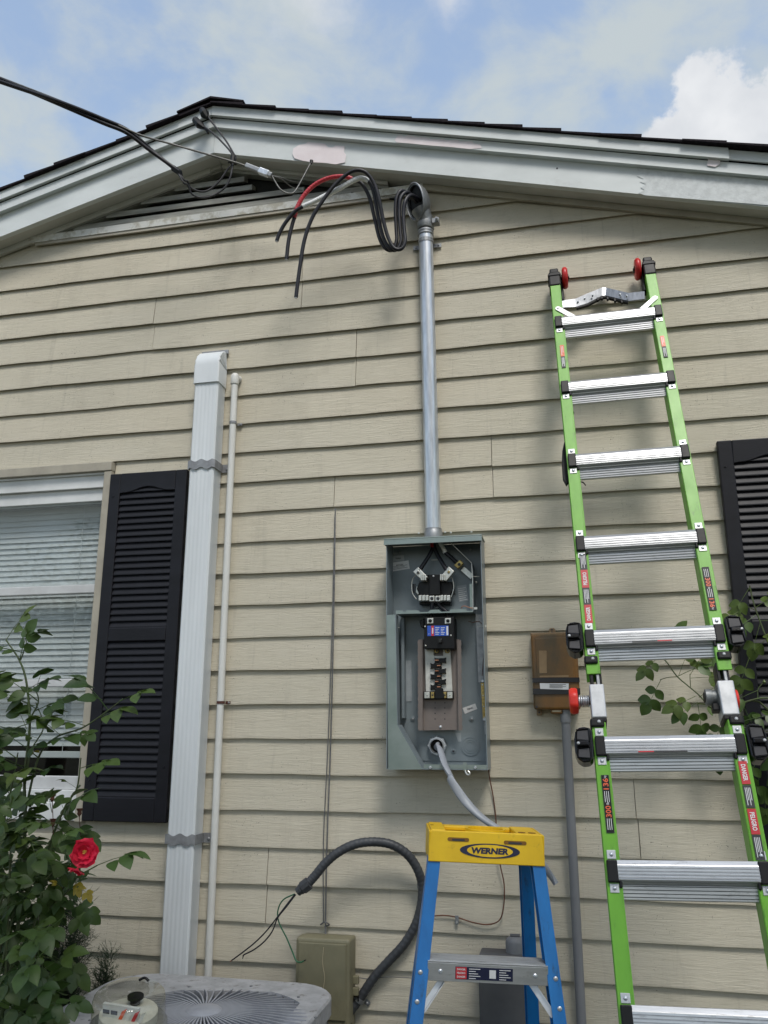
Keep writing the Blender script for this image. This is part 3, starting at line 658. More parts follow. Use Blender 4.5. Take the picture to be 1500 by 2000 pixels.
# wedge clamp and bail
wc = thing('wedge_clamp', 'grey dead-end wedge clamp and wire bail hooked to the rake board', 'clamp', at(507, 335, -.2))
a, b = R5(650, 715, -.20), R5(905, 815, -.19); dd = (b-a).normalized(); dn = dd.cross(V((0, 1, 0))).normalized()
M().obox((a+b)/2, dd*((b-a).length/2), V((0, .009, 0)), dn*.010).build('body', m_galvd, wc, .003)
M().obox((a*.3+b*.7), dd*.024, V((0, .011, 0)), dn*.013).build('keeper', m_galv, wc, .003)
M().tube(spline([b, R5(935, 870, -.185), R5(985, 945, -.18), R5(1050, 985, -.17), R5(1110, 985, -.165), R5(1150, 940, -.15), R5(1200, 850, -.14), R5(1285, 690, -.12)], 6), .0034, 7).build('bail', m_msgr, wc, smooth=60)
M().tube(spline([b, R5(1000, 850, -.16), R5(1090, 920, -.10), R5(1200, 965, -.05)], 5), .0022, 6).tube(spline([b, R5(990, 830, -.16), R5(1100, 870, -.12), R5(1260, 890, -.04)], 5), .0020, 6).build('tail_strand', m_msgr, wc, smooth=60)
M().tube([R5(1290, 700, -.122), R5(1292, 670, -.118)], [.004, .008], 8).build('hook', m_black, wc)

# ------------------------------------------------------------------ meter main panel
X0, X1, ZB, ZT, YF, YK = -.638, -.286, 1.348, 2.160, -.135, -.018
def Z4(x, y, Y): return at(700+x/3.703, 1000+y/3.703, Y)
pn = thing('meter_panel', 'open grey electrical meter and breaker panel with its covers removed', 'electrical panel', (-.46, -.02, ZB))
M().box(X0, X1, YK-.003, YK, ZB, ZT).build('back_plate', m_panel, pn)
M().box(X0, X0+.003, YF, YK-.0035, ZB, ZT).build('side_plate', m_panel, pn)
M().box(X1-.003, X1, YF, YK-.0035, ZB, ZT).build('side_plate', m_panel, pn)
M().box(X0+.0035, X1-.0035, YF+.001, YK-.0035, ZB, ZB+.003).build('bottom_plate', m_panel, pn)
M().box(X0-.007, X1+.004, YF-.010, YK, ZT+.001, ZT+.006).box(X0-.007, X1+.004, YF-.010, YF-.007, ZT-.018, ZT+.0005).box(X0-.007, X0-.004, YF-.0065, YK, ZT-.016, ZT+.0005).build('rain_hood', m_panelz, pn, .001)
M().box(X0+.131, X1-.0005, YF+.0008, YF+.003, ZB+.0035, ZB+.017).build('bottom_flange', m_panelz, pn)
for x, y in ((1, 1), ): pass
# zinc wing on the lower left, with its diagonal corner
yw = YF-.002
wing = [Z4(205, 745, yw), Z4(266, 742, yw), Z4(280, 1540, yw), Z4(462, 1862, yw), Z4(216, 1864, yw)]
wg = M().prism(wing, (0, .0018, 0)).build('wing_plate', m_panelz, pn)
a, b = Z4(266, 742, yw), Z4(280, 1540, yw); M().prism([a, b, b+V((0, .045, 0)), a+V((0, .045, 0))], (.002, 0, 0)).build('wing_return', m_panel, wg)
a, b = Z4(280, 1540, yw), Z4(462, 1862, yw); M().prism([a+V((0, .002, 0)), b+V((0, .002, 0)), b+V((0, .080, 0)), a+V((0, .080, 0))], (.0015, 0, .001)).build('wing_return', m_panel, wg)
M().box(Z4(310, 900, -.06).x, Z4(330, 900, -.06).x, -.060, -.0215, Z4(320, 1490, -.06).z, Z4(320, 765, -.06).z).build('cover_rail', m_panel, pn)
M().box(Z4(345, 1200, -.023).x, Z4(385, 1200, -.023).x, -.0232, -.0212, Z4(320, 1370, -.023).z, Z4(320, 1075, -.023).z).build('film_strip', m_clear, pn)
# shelf between the meter and breaker bays
s0, s1 = Z4(270, 738, -.118), Z4(830, 722, -.118)
M().prism([(X0+.0335, -.118, s0.z), (s1.x, -.118, s1.z+.002), (s1.x, YK-.004, s1.z+.002), (X0+.0335, YK-.004, s0.z)], (0, 0, .0025)).build('shelf', m_panel, pn)
lipz = s0.z
lip = [(270, 712), (320, 712), (322, 722), (345, 722), (347, 710), (432, 711), (446, 724), (506, 722), (520, 708), (582, 706), (600, 722), (660, 718), (664, 704), (780, 702), (782, 716), (828, 714), (830, 724), (270, 738)]
M().prism([Z4(x, y, -.1195) for x, y in lip], (0, .0015, 0)).build('shelf_lip', m_panelz, pn)
# barrier separating the right wireway
br = [(655, 205), (668, 222), (818, 368), (826, 470), (829, 715)]
bp_ = [Z4(x, y, -.095) for x, y in br]
bm_ = M()
for a, b in zip(bp_[:-1], bp_[1:]): bm_.prism([a, b, b+V((0, .072, 0)), a+V((0, .072, 0))], (.0016, 0, .0008))
bm_.build('barrier', m_panel, pn)
M().tube(bp_, .0016, 5).build('barrier_edge', m_lug, pn)
M().box(Z4(806, 600, -.093).x, Z4(823, 600, -.093).x, -.094, -.092, Z4(815, 705, -.093).z, Z4(815, 520, -.093).z).build('barrier_flange', m_panelz, pn)
# dimples and screws on the back plate
def disc(x, y, r, Y, m, nm, par, h=.003, n=16):
    c = Z4(x, y, Y); return M().lathe(c, (0, -1, 0), [(r, 0), (r, h*.5), (r*.7, h)], n).build(nm, m, par, smooth=50)
for (x, y, r) in ((297, 290, .008), (812, 272, .009), (393, 1499, .010), (819, 1499, .010), (687, 1730, .009)):
    o = disc(x, y, r, -.0212, m_panel, 'dimple', pn); disc(x, y, r*.45, -.0245, m_galvd if (x, y) != (687, 1730) else m_print, 'screw', pn, .002, 8)
ko = disc(810, 1695, .036, -.0211, m_panel, 'knockout', pn, .0016, 28)
for r_ in (.031, .0225, .015):
    c = Z4(810, 1695, -.0228); M().lathe(c, (0, -1, 0), [(r_-.0012, 0), (r_-.0012, .0012), (r_+.0012, .0012), (r_+.0012, 0)], 28, False).build('knockout_ring', m_panel, ko, smooth=50)
M().box(X0+.10, X1-.004, -.024, -.0215, Z4(0+700, 1800, -.022).z, Z4(700, 1793, -.022).z).build('bend_line', m_panel, pn)
# meter socket: block, jaws, lugs
blk = M().prism([Z4(x, y, -.062) for x, y in ((498, 452), (592, 450), (594, 500), (676, 505), (690, 560), (664, 600), (665, 668), (440, 670), (442, 600), (420, 555), (440, 505), (496, 500))], (0, .038, 0)).build('meter_block', m_black, pn, .003)
M().prism([Z4(x, y, -.080) for x, y in ((510, 452), (590, 450), (592, 600), (512, 602))], (0, .0175, 0)).build('block_rib', m_black, blk, .003)
disc(543, 463, .0035, -.0805, m_wpaper, 'rivet', blk, .002, 8)
for (pts_, hole, hm) in (([(393, 432), (432, 397), (500, 470), (466, 500)], (431, 437), m_print), ([(694, 430), (653, 393), (592, 470), (634, 500)], (653, 433), m_brass)):
    lug = M().prism([Z4(x, y, -.092) for x, y in pts_], (0, .028, 0)).build('lug', m_lug, pn, .002)
    disc(*hole, .0075, -.0925, m_lug, 'lug_ring', lug, .002, 14); disc(*hole, .005, -.0948, hm, 'set_screw', lug, .001, 6)
for x in (455, 470, 484, 595, 608, 621):
    M().prism([Z4(x-5, 450, -.098), Z4(x+5, 450, -.098), Z4(x+5, 494, -.098), Z4(x-5, 494, -.098)], (0, .032, 0)).build('jaw', m_lug, pn, .0012)
for (xa_, xb_) in ((435, 456), (460, 481), (484, 506), (592, 612), (615, 635), (638, 662)):
    M().prism([Z4(xa_, 602, -.098), Z4(xb_, 600, -.098), Z4(xb_, 640, -.098), Z4(xa_, 642, -.098)], (0, .032, 0)).build('jaw', m_lug, pn, .0016)
for (x, hm) in ((532, m_print), (576, m_print)):
    lug = M().prism([Z4(x-20, 606, -.101), Z4(x+17, 605, -.101), Z4(x+17, 646, -.101), Z4(x-20, 647, -.101)], (0, .036, 0)).build('lug', m_lug, pn, .002)
    disc(x-1, 625, .0062, -.1015, hm, 'set_screw', lug, .0015, 12)
for sg, P in ((-1, [(430, 448), (395, 480), (385, 530), (388, 575), (400, 605), (420, 630)]), (1, [(650, 445), (678, 480), (690, 540), (683, 580), (672, 615)])):
    M().tube(spline([Z4(x, y, -.070) for x, y in P], 4), .0016, 6).build('socket_wire', m_lug, pn)
M().prism([Z4(x, y, -.050) for x, y in ((418, 535), (440, 540), (448, 575), (430, 602), (412, 580))], (0, .012, 0)).build('spring_clip', m_lug, blk, .002)
M().prism([Z4(x, y, -.052) for x, y in ((390, 520), (412, 520), (408, 590), (394, 585))], (0, .006, 0)).build('insulator_flap', m_blackg, blk)
M().prism([Z4(x, y, -.050) for x, y in ((660, 560), (690, 575), (700, 598), (668, 590))], (0, .010, 0)).build('insulator_flap', m_black, blk)
# conductors to the breaker
for P in ([(537, 650), (532, 690), (524, 760), (520, 785)], [(570, 650), (600, 690), (640, 725), (648, 775)]):
    M().tube(spline([Z4(x, y, -.075) for x, y in P], 5), .0075, 10).build('jumper_cable', m_cable, pn, smooth=60)
disc(566, 692, .005, -.05, m_galvd, 'screw', pn)
# incoming conductors
for P, ms in (([(536, 175, -.05), (538, 250, -.06), (520, 300, -.07), (480, 365, -.08), (440, 425, -.085)], m_cable), ([(545, 175, -.05), (548, 250, -.06), (575, 315, -.07), (605, 365, -.08), (640, 425, -.085)], m_cable), ([(560, 175, -.05), (590, 215, -.06), (615, 275, -.06), (660, 320, -.06), (725, 378, -.06)], m_cable)):
    M().tube(spline([Z4(x, y, Y) for x, y, Y in P], 5), .0078, 10).build('incoming_cable', ms, pn, smooth=60)
M().tube(spline([Z4(585, 207, -.0605), Z4(606, 250, -.0605), Z4(630, 295, -.0605)], 4), .0087, 10).build('white_tape', m_wtape, pn, smooth=60)
M().tube([Z4(533, 198, -.056), Z4(538, 260, -.061)], .0085, 10).build('red_tape', m_red, pn, smooth=60)
M().tube([Z4(528, 347, -.085), Z4(572, 346, -.085)], .0014, 5).build('tie_wire', m_lug, pn)
nl = M().obox(Z4(729, 381, -.065), V((.0115, 0, .010)), V((-.0085, 0, .0095))*.8, V((0, .012, 0))).build('neutral_lug', m_brass, pn, .002)
disc(729, 379, .006, -.0775, m_print, 'set_screw', nl, .0015, 8)
M().obox(Z4(788, 440, -.045), V((.018, 0, -.017)), V((.006, 0, .007)), V((0, .002, 0))).build('neutral_link', m_lug, pn)
# main breaker
YB = -.112
bk = M().prism([Z4(x, y, YB) for x, y in ((478, 762), (690, 756), (694, 990), (474, 990))], (0, .080, 0)).build('main_breaker', m_black, pn, .003)
M().prism([Z4(x, y, -.095) for x, y in ((440, 790), (477, 765), (475, 840), (452, 835))], (0, .04, 0)).build('breaker_shoulder', m_black, bk, .003)
for x in (519, 647):
    lg = M().prism([Z4(a_, b_, YB-.003) for a_, b_ in ((x-23, 768), (x+22, 766), (x+22, 806), (x-23, 810))], (0, .02, 0)).build('lug', m_lug, bk, .002)
    disc(x, 787, .0065, YB-.0035, m_black, 'set_screw', lg, .002, 10)
lb = M().prism([Z4(x, y, YB-.0012) for x, y in ((498, 823), (651, 821), (653, 894), (499, 897))], (0, .001, 0)).build('label', m_blue, bk)
M().prism([Z4(x, y, YB-.0020) for x, y in ((526, 823), (546, 823), (547, 896), (527, 896))], (0, .0006, 0)).build('label_stripe', m_redl, lb)
text('EATON', .0035, Z4(512, 882, YB-.0022), (1, 0, 0), (0, 0, 1), m_wprint, lb, width=.006)
M().prism([Z4(x, y, YB-.0024) for x, y in ((533, 838), (541, 838), (541, 880), (533, 880))], (0, .0003, 0)).build('label_line', m_wprint, lb)
for i in range(5):
    for j in (0, 1): M().prism([Z4(556+j*40, 834+i*12, YB-.0016), Z4(556+j*40+30-((i*7) % 3)*6, 834+i*12, YB-.0016), Z4(556+j*40+30-((i*7) % 3)*6, 838+i*12, YB-.0016), Z4(556+j*40, 838+i*12, YB-.0016)], (0, .0004, 0)).build('label_line', m_wprint, lb)
M().prism([Z4(x, y, YB-.0018) for x, y in ((636, 826), (649, 826), (650, 890), (637, 891))], (0, .0006, 0)).build('label_line', m_wprint, lb)
for (x, y) in ((482, 829), (669, 893), (487, 967)): disc(x, y, .0032, YB, m_lug, 'rivet', bk, .002, 8)
M().obox(Z4(592, 932, YB-.006), (.006, 0, 0), (0, .008, 0), (0, 0, .008)).build('toggle', m_blackg, bk, .002)
# taupe mounting pan with scalloped flanges
yp = -.058
M().prism([Z4(x, y, yp) for x, y in ((462, 920), (712, 918), (722, 1576), (462, 1580))], (0, .002, 0)).build('mounting_pan', m_pan, pn)
for s_, xa_, xb_ in ((-1, 462, 432), (1, 714, 740)):
    P = [Z4(xa_+(8 if s_ > 0 else 0), 1580, -.075)]; P = [Z4(xa_, 920, -.075), Z4(xa_+(10 if s_ > 0 else 0), 1580, -.075)]
    for i in range(27):
        y = 1580-i*25.2; P.append(Z4(xb_+(9 if s_ > 0 else 2)*(y-920)/660+(s_*5 if i % 2 else 0), y, -.075))
    M().prism(P, (0, .0018, 0)).build('pan_flange', m_pan, pn)
    a, b = Z4(xa_, 920, -.0745), Z4(xa_+(10 if s_ > 0 else 0), 1580, -.0745); M().prism([a, b, b+V((0, .0185, 0)), a+V((0, .0185, 0))], (.0015, 0, 0)).build('pan_side', m_pan, pn)
for x in (555, 625):
    for y in (1380, 1417, 1456, 1497): disc(x, y, .0024, yp-.0002, m_print, 'hole', pn, .0004, 8)
disc(594, 1555, .0055, yp, m_galv, 'screw', pn, .003, 10)
# bus assembly
bs = M().prism([Z4(x, y, -.072) for x, y in ((481, 990), (545, 988), (545, 1040), (612, 1040), (612, 990), (664, 988), (680, 1302), (487, 1304))], (0, .0145, 0)).build('bus_insulator', m_buscase, pn, .0015)
for (x, y) in ((566, 1005), (643, 1005)): o = disc(x, y, .0095, -.072, m_brass, 'bus_bolt', bs, .006, 6); disc(x, y, .0045, -.0782, m_print, 'bolt_socket', bs, .001, 6)
for i in range(6):
    y = 1052+i*38.5; x0_, x1_ = (548, 634) if i % 2 == 0 else (519, 603)
    k_ = [(x0_, y), (x0_+14, y+7), (x1_-16, y+5), (x1_, y), (x1_-4, y+20), (x1_, y+42), (x1_-16, y+38), (x0_+14, y+40), (x0_, y+44), (x0_+5, y+22)]
    stab = M().prism([Z4(a_, b_, -.080-.0003*i) for a_, b_ in k_], (0, .0075, 0)).build('stab_block', m_black, bs, .001)
    xs_ = 545 if i % 2 == 0 else 560
    M().obox(Z4(xs_+22, y+20, -.084), (.0062, 0, 0), (0, .004, 0), (0, 0, .0014)).build('copper_stab', m_copper, bs)
bt = M().prism([Z4(x, y, -.079) for x, y in ((470, 1297), (685, 1294), (687, 1352), (473, 1356))], (0, .020, 0)).build('bus_foot', m_black, pn, .002)
M().prism([Z4(x, y, -.086) for x, y in ((552, 1275), (612, 1274), (622, 1350), (556, 1352))], (0, .0068, 0)).build('foot_rib', m_black, bt, .002)
for (x, wd, m_) in ((496, 19, m_lug), (535, 12, m_brass), (624, 12, m_brass), (661, 19, m_lug)):
    lg = M().prism([Z4(a_, b_, -.084) for a_, b_ in ((x-wd, 1302), (x+wd, 1301), (x+wd, 1347), (x-wd, 1348))], (0, .0048, 0)).build('terminal', m_, bt, .0015); disc(x, 1324, .0032, -.0843, m_print if wd == 12 else m_lug, 'screw', lg, .0015, 8)
# right hand bars
M().prism([Z4(x, y, -.052) for x, y in ((848, 740), (895, 740), (908, 1230), (868, 1232))], (0, .004, 0)).build('neutral_strip', m_galvd, pn)
gb = M().prism([Z4(x, y, -.060) for x, y in ((884, 1235), (908, 1233), (922, 1500), (900, 1502))], (0, .012, 0)).build('ground_bar', m_brass, pn, .001)
for i in range(10): disc(897+i*1.5, 1250+i*26, .0028, -.0602, m_lug if i % 3 == 0 else m_brass, 'screw', gb, .003, 8)
for (x, y) in ((899, 1222), (911, 1500)): disc(x, y, .006, -.062, m_galv, 'bolt', pn, .005, 6)
M().prism([Z4(x, y, -.055) for x, y in ((905, 1505), (922, 1504), (930, 1605), (914, 1610))], (0, .003, 0)).build('bar_tail', m_galvd, pn)
M().tube([Z4(895, 1185, -.06), Z4(903, 1080, -.07), Z4(908, 985, -.08)], .0013, 5).build('copper_lead', m_copperold, pn)
M().tube(spline([Z4(750, 700, -.09), Z4(748, 685, -.095), Z4(770, 680, -.1), Z4(800, 690, -.1), Z4(830, 696, -.1)], 5), .0014, 6).build('copper_lead', m_copper, pn)
M().tube(spline([Z4(795, 790, -.05), Z4(830, 798, -.05), Z4(870, 790, -.06), Z4(890, 805, -.07)], 5), .0013, 6).build('copper_lead', m_copperold, pn)
M().obox(Z4(848, 697, -.1), (.006, 0, 0), (0, .004, 0), (0, 0, .004)).build('bond_clip', m_lug, pn)
for P in (((825, 467, -.09), (874, 467, -.09)), ((270, 836, -.1), (298, 836, -.1)), ((862, 827, -.11), (920, 825, -.137))): M().tube([Z4(*P[0]), Z4(*P[1])], .0014, 6).build('pin', m_lug, pn)
disc(853, 509, .005, -.05, m_lug, 'screw', pn)
# labels
def lab(pts, Y, m, lines=0, body=None, bh=.007):
    o = M().prism([Z4(x, y, Y) for x, y in pts], (0, .0008, 0)).build('label', m, pn)
    a, b, c, d = [Z4(x, y, Y-.0006) for x, y in pts]
    if body: text(body, bh, (a+b)/2*.62+(c+d)/2*.38 if lines else (a+b+c+d)/4, b-a, a-d, m_print, o, bold=.02)
    for i in range(lines):
        q = (i+1.5)/(lines+1.2) if body is None else .5+.42*i/max(1, lines)
        p0, p1 = a.lerp(d, q), b.lerp(c, q); e0, e1_ = p0.lerp(p1, .08), p0.lerp(p1, .9-.15*(i % 2)); t_ = (d-a)*.018
        M().add([e0-t_, e1_-t_, e1_+t_, e0+t_], [(0, 1, 2, 3)]).build('print_line', m_print if m is not m_clear else m_wprint, o)
lab([(228, 368), (362, 350), (371, 410), (237, 432)], -.0225, m_wpaper, 3, 'EATON', .006)
lab([(243, 318), (328, 312), (332, 352), (247, 360)], -.0222, m_clear, 0, 'TEING', .006)
lab([(752, 1418), (845, 1385), (860, 1425), (770, 1460)], -.0222, m_wpaper, 0, 'TEING', .006)
lab([(711, 535), (780, 525), (797, 640), (728, 652)], -.0222, m_clear, 7)
M().prism([Z4(x, y, -.0222) for x, y in ((702, 1600), (742, 1595), (744, 1660), (722, 1662))], (0, .0006, 0)).build('label_scrap', m_clear, pn)
# hub at the bottom with its locknut
hb = Z4(570, 1690, -.03)
M().lathe(hb, (0, -1, 0), [(.026, 0), (.034, .001), (.035, .006), (.031, .010), (.0265, .010), (.0265, .003)], 8, False).build('locknut', m_galv, pn, smooth=25)
M().lathe(hb, (0, -1, 0), [(.0262, .0), (.0262, .016), (.0225, .017), (.0225, -.01)], 24, False).build('bushing', m_galvd, pn, smooth=40)
M().lathe(hb+V((0, .006, 0)), (0, -1, 0), [(.0235, 0), (.0235, .001)], 20).build('bore', m_dark, pn)
# small hardware along the edges
for (x, y) in ((437, 157), (628, 150), (669, 153), (818, 148)): M().lathe(Z4(x, y+6, -.12)+V((0, 0, .003)), (0, 0, 1), [(.004, 0), (.004, .004), (.002, .006)], 8).build('screw', m_lug, pn)
for (x, y) in ((520, 1848), (846, 1848)): disc(x, y, .0058, YF+.0005, m_galv, 'screw', pn, .004, 6)
hs = M().obox(Z4(771, 1840, YF-.002), (.006, 0, 0), (0, .0012, 0), (0, 0, .013)).build('hasp', m_panelz, pn)
M().tube(spline([Z4(772, 1868, YF-.004), Z4(780, 1890, YF-.008), Z4(796, 1902, YF-.012), Z4(806, 1888, YF-.012), Z4(792, 1874, YF-.01)], 4), .0028, 7).build('hasp_eye', m_lug, hs)
for y in (1055, 1680): M().obox(V((X0-.003, -.10, Z4(200, y, -.1).z)), (.003, 0, 0), (0, .008, 0), (0, 0, .006 if y > 1600 else .012)).build('hinge_tab', m_panelz, pn)
disc(922, 825, .0035, YF-.002, m_lug, 'screw', pn, .003, 8)

# ------------------------------------------------------------------ grey service-entrance cable out of the panel
def Z8(x, y, Y): return at(420+x/2.143, 1480+y/2.143, Y)
gc = [hb+V((0, -.002, .0)), hb+V((.004, -.022, -.004)), Z4(590, 1720, -.075), Z4(625, 1830, -.145), Z4(675, 1930, -.19), Z8(985, 90, -.205), Z8(1040, 175, -.22), Z8(1110, 245, -.235), Z8(1185, 298, -.25), Z8(1270, 360, -.26), Z8(1350, 430, -.27), Z8(1395, 480, -.275), Z8(1428, 528, -.28)]
sp = spline(gc, 7); m = M(); t = (sp[1]-sp[0]).normalized(); n = 14; vs = []; ref = V((1, 0, .3))
for i, p in enumerate(sp):
    t = (sp[min(i+1, len(sp)-1)]-sp[max(0, i-1)]).normalized(); a = (ref-t*ref.dot(t)).normalized(); b = t.cross(a)
    tw = .5+1.6*math.sin(i*.085); a2 = a*math.cos(tw)+b*math.sin(tw); b2 = t.cross(a2); end = i/len(sp)
    for k in range(n):
        q = 2*math.pi*k/n; vs.append(p+a2*math.cos(q)*(.0145+.0012*math.cos(3*q))+b2*math.sin(q)*.0092)
fs = [tuple(range(n))[::-1], tuple((len(sp)-1)*n+k for k in range(n))]
for i in range(len(sp)-1):
    for k in range(n): fs.append((i*n+k, i*n+(k+1) % n, (i+1)*n+(k+1) % n, (i+1)*n+k))
single(m.add(vs, fs), 'entrance_cable', m_greycable, 'flat grey cable hanging out of the panel behind the yellow ladder top', 'cable', smooth=60)

# ------------------------------------------------------------------ thin grey wire down the wall
P1 = [at(655, 993, -.020), at(652, 1200, -.02), at(646, 1450, -.02), at(639, 1640, -.02), at(636, 1800, -.02), at(637, 1830, -.03)]
tw_ = thing('phone_wire', 'thin doubled grey wire running straight down the siding to the olive box', 'wire', at(636, 1800, -.02))
M().tube(spline(P1, 4), .0027, 6).build('strand', m_thinwire, tw_, smooth=60)
P2 = [at(654, 1010, -.0195), at(648, 1250, -.0195), at(640, 1470, -.0195), at(632, 1640, -.0195), at(632, 1800, -.022)]
M().tube(spline(P2, 4), .0020, 6).build('strand', m_thinwire, tw_, smooth=60)
M().tube(spline([at(626, 1806, -.02), at(634, 1801, -.03), at(643, 1806, -.02), at(634, 1810, -.018)], 4), .0026, 6).build('knot', m_thinwire, tw_)

# ------------------------------------------------------------------ olive network box
nid = thing('network_box', 'olive plastic telephone network box low on the siding', 'utility box', at(635, 2000, -.05))
nx0, nx1, nz0, nz1 = -.955, -.772, .50, .795
M().box(nx0, nx1, -.055, -.016, nz0, nz1-.006).build('base', m_beige, nid, .006)
M().box(nx0-.004, nx1+.004, -.115, -.056, nz0+.03, nz1).build('lid', m_beige, nid, .010, 3)
M().box(nx0+.008, nx1-.008, -.121, -.1155, nz0+.05, nz1-.014).build('lid_panel', m_beige, nid, .004)
for dz in (.26, .225): M().obox((nx1+.012, -.06, nz0+dz-.10), (.010, 0, 0), (0, .008, 0), (0, 0, .013)).build('latch', m_beige, nid, .003)
M().tube([(nx1+.006, -.06, nz0+.11), (nx1+.022, -.064, nz0+.115)], .004, 6).tube([(nx1+.02, -.06, nz0+.125), (nx1+.02, -.06, nz0+.095)], .003, 6).build('latch_screw', m_black, nid)
m_stain = mat('pale vine trace', (.42, .36, .24), .8)
M().tube(spline([at(632, 1850, -.1225), at(630, 1880, -.1225), at(634, 1910, -.1225), at(631, 1940, -.1225), at(637, 1990, -.1225)], 4), .0013, 5).build('dried_vine', m_stain, nid)
wire('drop_wire', [at(690, 1907, -.05), at(720, 1912, -.04), at(760, 1908, -.035), at(815, 1911, -.03)], .0013, m_thinwire, 'hair-thin wire running from the olive box behind the blue ladder', 'wire')

# ------------------------------------------------------------------ flexible conduit whip
fx = thing('conduit_whip', 'dark flexible conduit arching over the siding with loose wires at its end', 'conduit', Z8(530, 1114, -.05))
FP = [(388, 528, -.14), (420, 492, -.135), (465, 438, -.13), (520, 393, -.12), (590, 361, -.11), (665, 352, -.10), (740, 364, -.09), (805, 405, -.075), (848, 468, -.06), (867, 540, -.045), (861, 625, -.04), (836, 705, -.04), (790, 782, -.04), (728, 850, -.04), (665, 920, -.04), (612, 998, -.04), (560, 1070, -.045), (500, 1160, -.06), (450, 1260, -.09)]
sp = spline([Z8(*p) for p in FP], 16)
M().tube(sp, [.0150+(.0007 if i % 4 < 2 else 0) for i in range(len(sp))], 14).build('conduit', m_flex, fx, smooth=60)
a, b = Z8(392, 525, -.14), Z8(345, 562, -.143); dd = (b-a).normalized()
M().lathe(a-dd*.004, dd, [(.016, 0), (.0215, .002), (.0215, .030), (.018, .033), (.018, .040), (.015, .041), (.015, .052)], 10).build('connector', m_flex, fx, smooth=30)
for P, ms in (([(335, 570, -.143), (300, 615, -.145), (262, 665, -.145), (215, 725, -.14), (165, 775, -.14), (115, 815, -.13), (70, 848, -.12)], m_cable), ([(337, 573, -.143), (300, 622, -.15), (262, 670, -.15), (240, 725, -.15), (205, 770, -.145), (160, 805, -.14), (122, 824, -.13), (118, 831, -.128)], m_cable), ([(333, 570, -.14), (285, 595, -.138), (263, 640, -.135), (268, 690, -.135), (300, 755, -.135), (325, 815, -.135), (340, 850, -.14), (358, 856, -.145), (372, 850, -.147)], m_greenw)):
    sp = spline([Z8(*p) for p in P], 6); M().tube(sp, .0024, 7).build('wire', ms, fx, smooth=60)
    d = (sp[-1]-sp[-2]).normalized(); M().tube([sp[-1], sp[-1]+d*.008], .0018, 6).build('bare_end', m_copper if P[-1][0] == 70 else m_cable, fx)
for (x, y, px, py) in ((868, 535, -.019, 0), (605, 1010, 0, 0)):
    c = Z8(x, y, -.04); dd = V((-.1, 0, 1)).normalized() if x > 800 else V((.55, 0, .8)).normalized(); pr_ = dd.cross(V((0, 1, 0)))
    mm = M().lathe(c-dd*.007, dd, [(.0165, 0), (.019, 0), (.019, .014), (.0165, .014)], 14, False)
    for s_ in ((-1,) if x > 800 else (-1, 1)): mm.obox(c+pr_*s_*.026+V((0, .020, 0)), pr_*.010, V((0, .002, 0)), dd*.008)
    st = mm.build('strap', m_galvd, fx)
    for s_ in ((-1,) if x > 800 else (-1, 1)): M().lathe(c+pr_*s_*.028+V((0, .018, 0)), (0, -1, 0), [(.006, 0), (.006, .006), (.003, .009)], 6).build('bolt', m_galvd, st)

# ------------------------------------------------------------------ copper ground wire
cw = thing('ground_wire', 'thin reddish copper wire looping from the panel corner down the siding', 'wire', Z8(1013, 675, -.02))
P = [Z8(1144, 45, -.03), Z8(1150, 90, -.022), Z8(1162, 150, -.02), Z8(1173, 230, -.02), Z8(1180, 330, -.025), Z8(1192, 440, -.03), Z8(1210, 530, -.03), Z8(1208, 620, -.028), Z8(1190, 680, -.026), Z8(1140, 698, -.025), Z8(1075, 688, -.022), Z8(1013, 668, -.02), Z8(960, 660, -.02), Z8(915, 662, -.02), Z8(882, 661, -.02)]
M().tube(spline(P, 6), .0022, 7).build('strand', m_copperold, cw, smooth=60)
c = Z8(1013, 678, -.022); M().obox(c+V((0, -.003, 0)), (.006, 0, 0), (0, .002, 0), (0, 0, .014)).build('clip', m_galvd, cw, .001)
M().lathe(c+V((0, -.005, -.007)), (0, -1, 0), [(.004, 0), (.004, .003)], 6).build('clip_screw', m_lug, cw)

# ------------------------------------------------------------------ brown box and its conduit
m_brown = mat('faded brown plastic', (.17, .078, .016), .36, c2=(.070, .046, .018), scale=11, contrast=(.36, .62), detail=7, stretch=(1, 1, .45))
m_tanpl = mat('tan plastic', (.25, .17, .085), .5, c2=(.19, .12, .06), scale=14)
m_tape = mat('black tape', (.010, .010, .014), .3)
def Z9(x, y, Y): return at(1020+x/9.375, 1210+y/9.375, Y)
bxo = thing('splice_box', 'weathered brown plastic box with black tape bands left of the green ladder', 'utility box', Z9(600, 1700, -.04))
o1 = [Z9(x, y, -.040) for x, y in ((160, 262), (1000, 262), (1048, 1640), (205, 1640))]
M().box(-.128, .032, -.040, -.015, 1.555, 1.818).build('base', m_tanpl, bxo, .003)
M().box(-.1255, .0335, -.074, -.0405, 1.548, 1.808).build('lid', m_brown, bxo, .008, 3)
M().box(-.110, .018, -.0775, -.0745, 1.640, 1.795).build('lid_panel', m_brown, bxo, .004)
M().prism([Z9(x, y, -.0790) for x, y in ((305, 570), (445, 570), (450, 980), (315, 985))], (0, .0008, 0)).build('faded_label', m_tanpl, bxo)
M().prism([Z9(x, y, -.034) for x, y in ((460, 290), (500, 155), (590, 150), (632, 290))], (0, .016, 0)).build('mount_tab', m_tanpl, bxo, .003)
for y in (185, 235): M().lathe(Z9(543, y, -.0345), (0, -1, 0), [(.0032, 0), (.0032, .001)], 10).build('tab_hole', m_print, bxo)
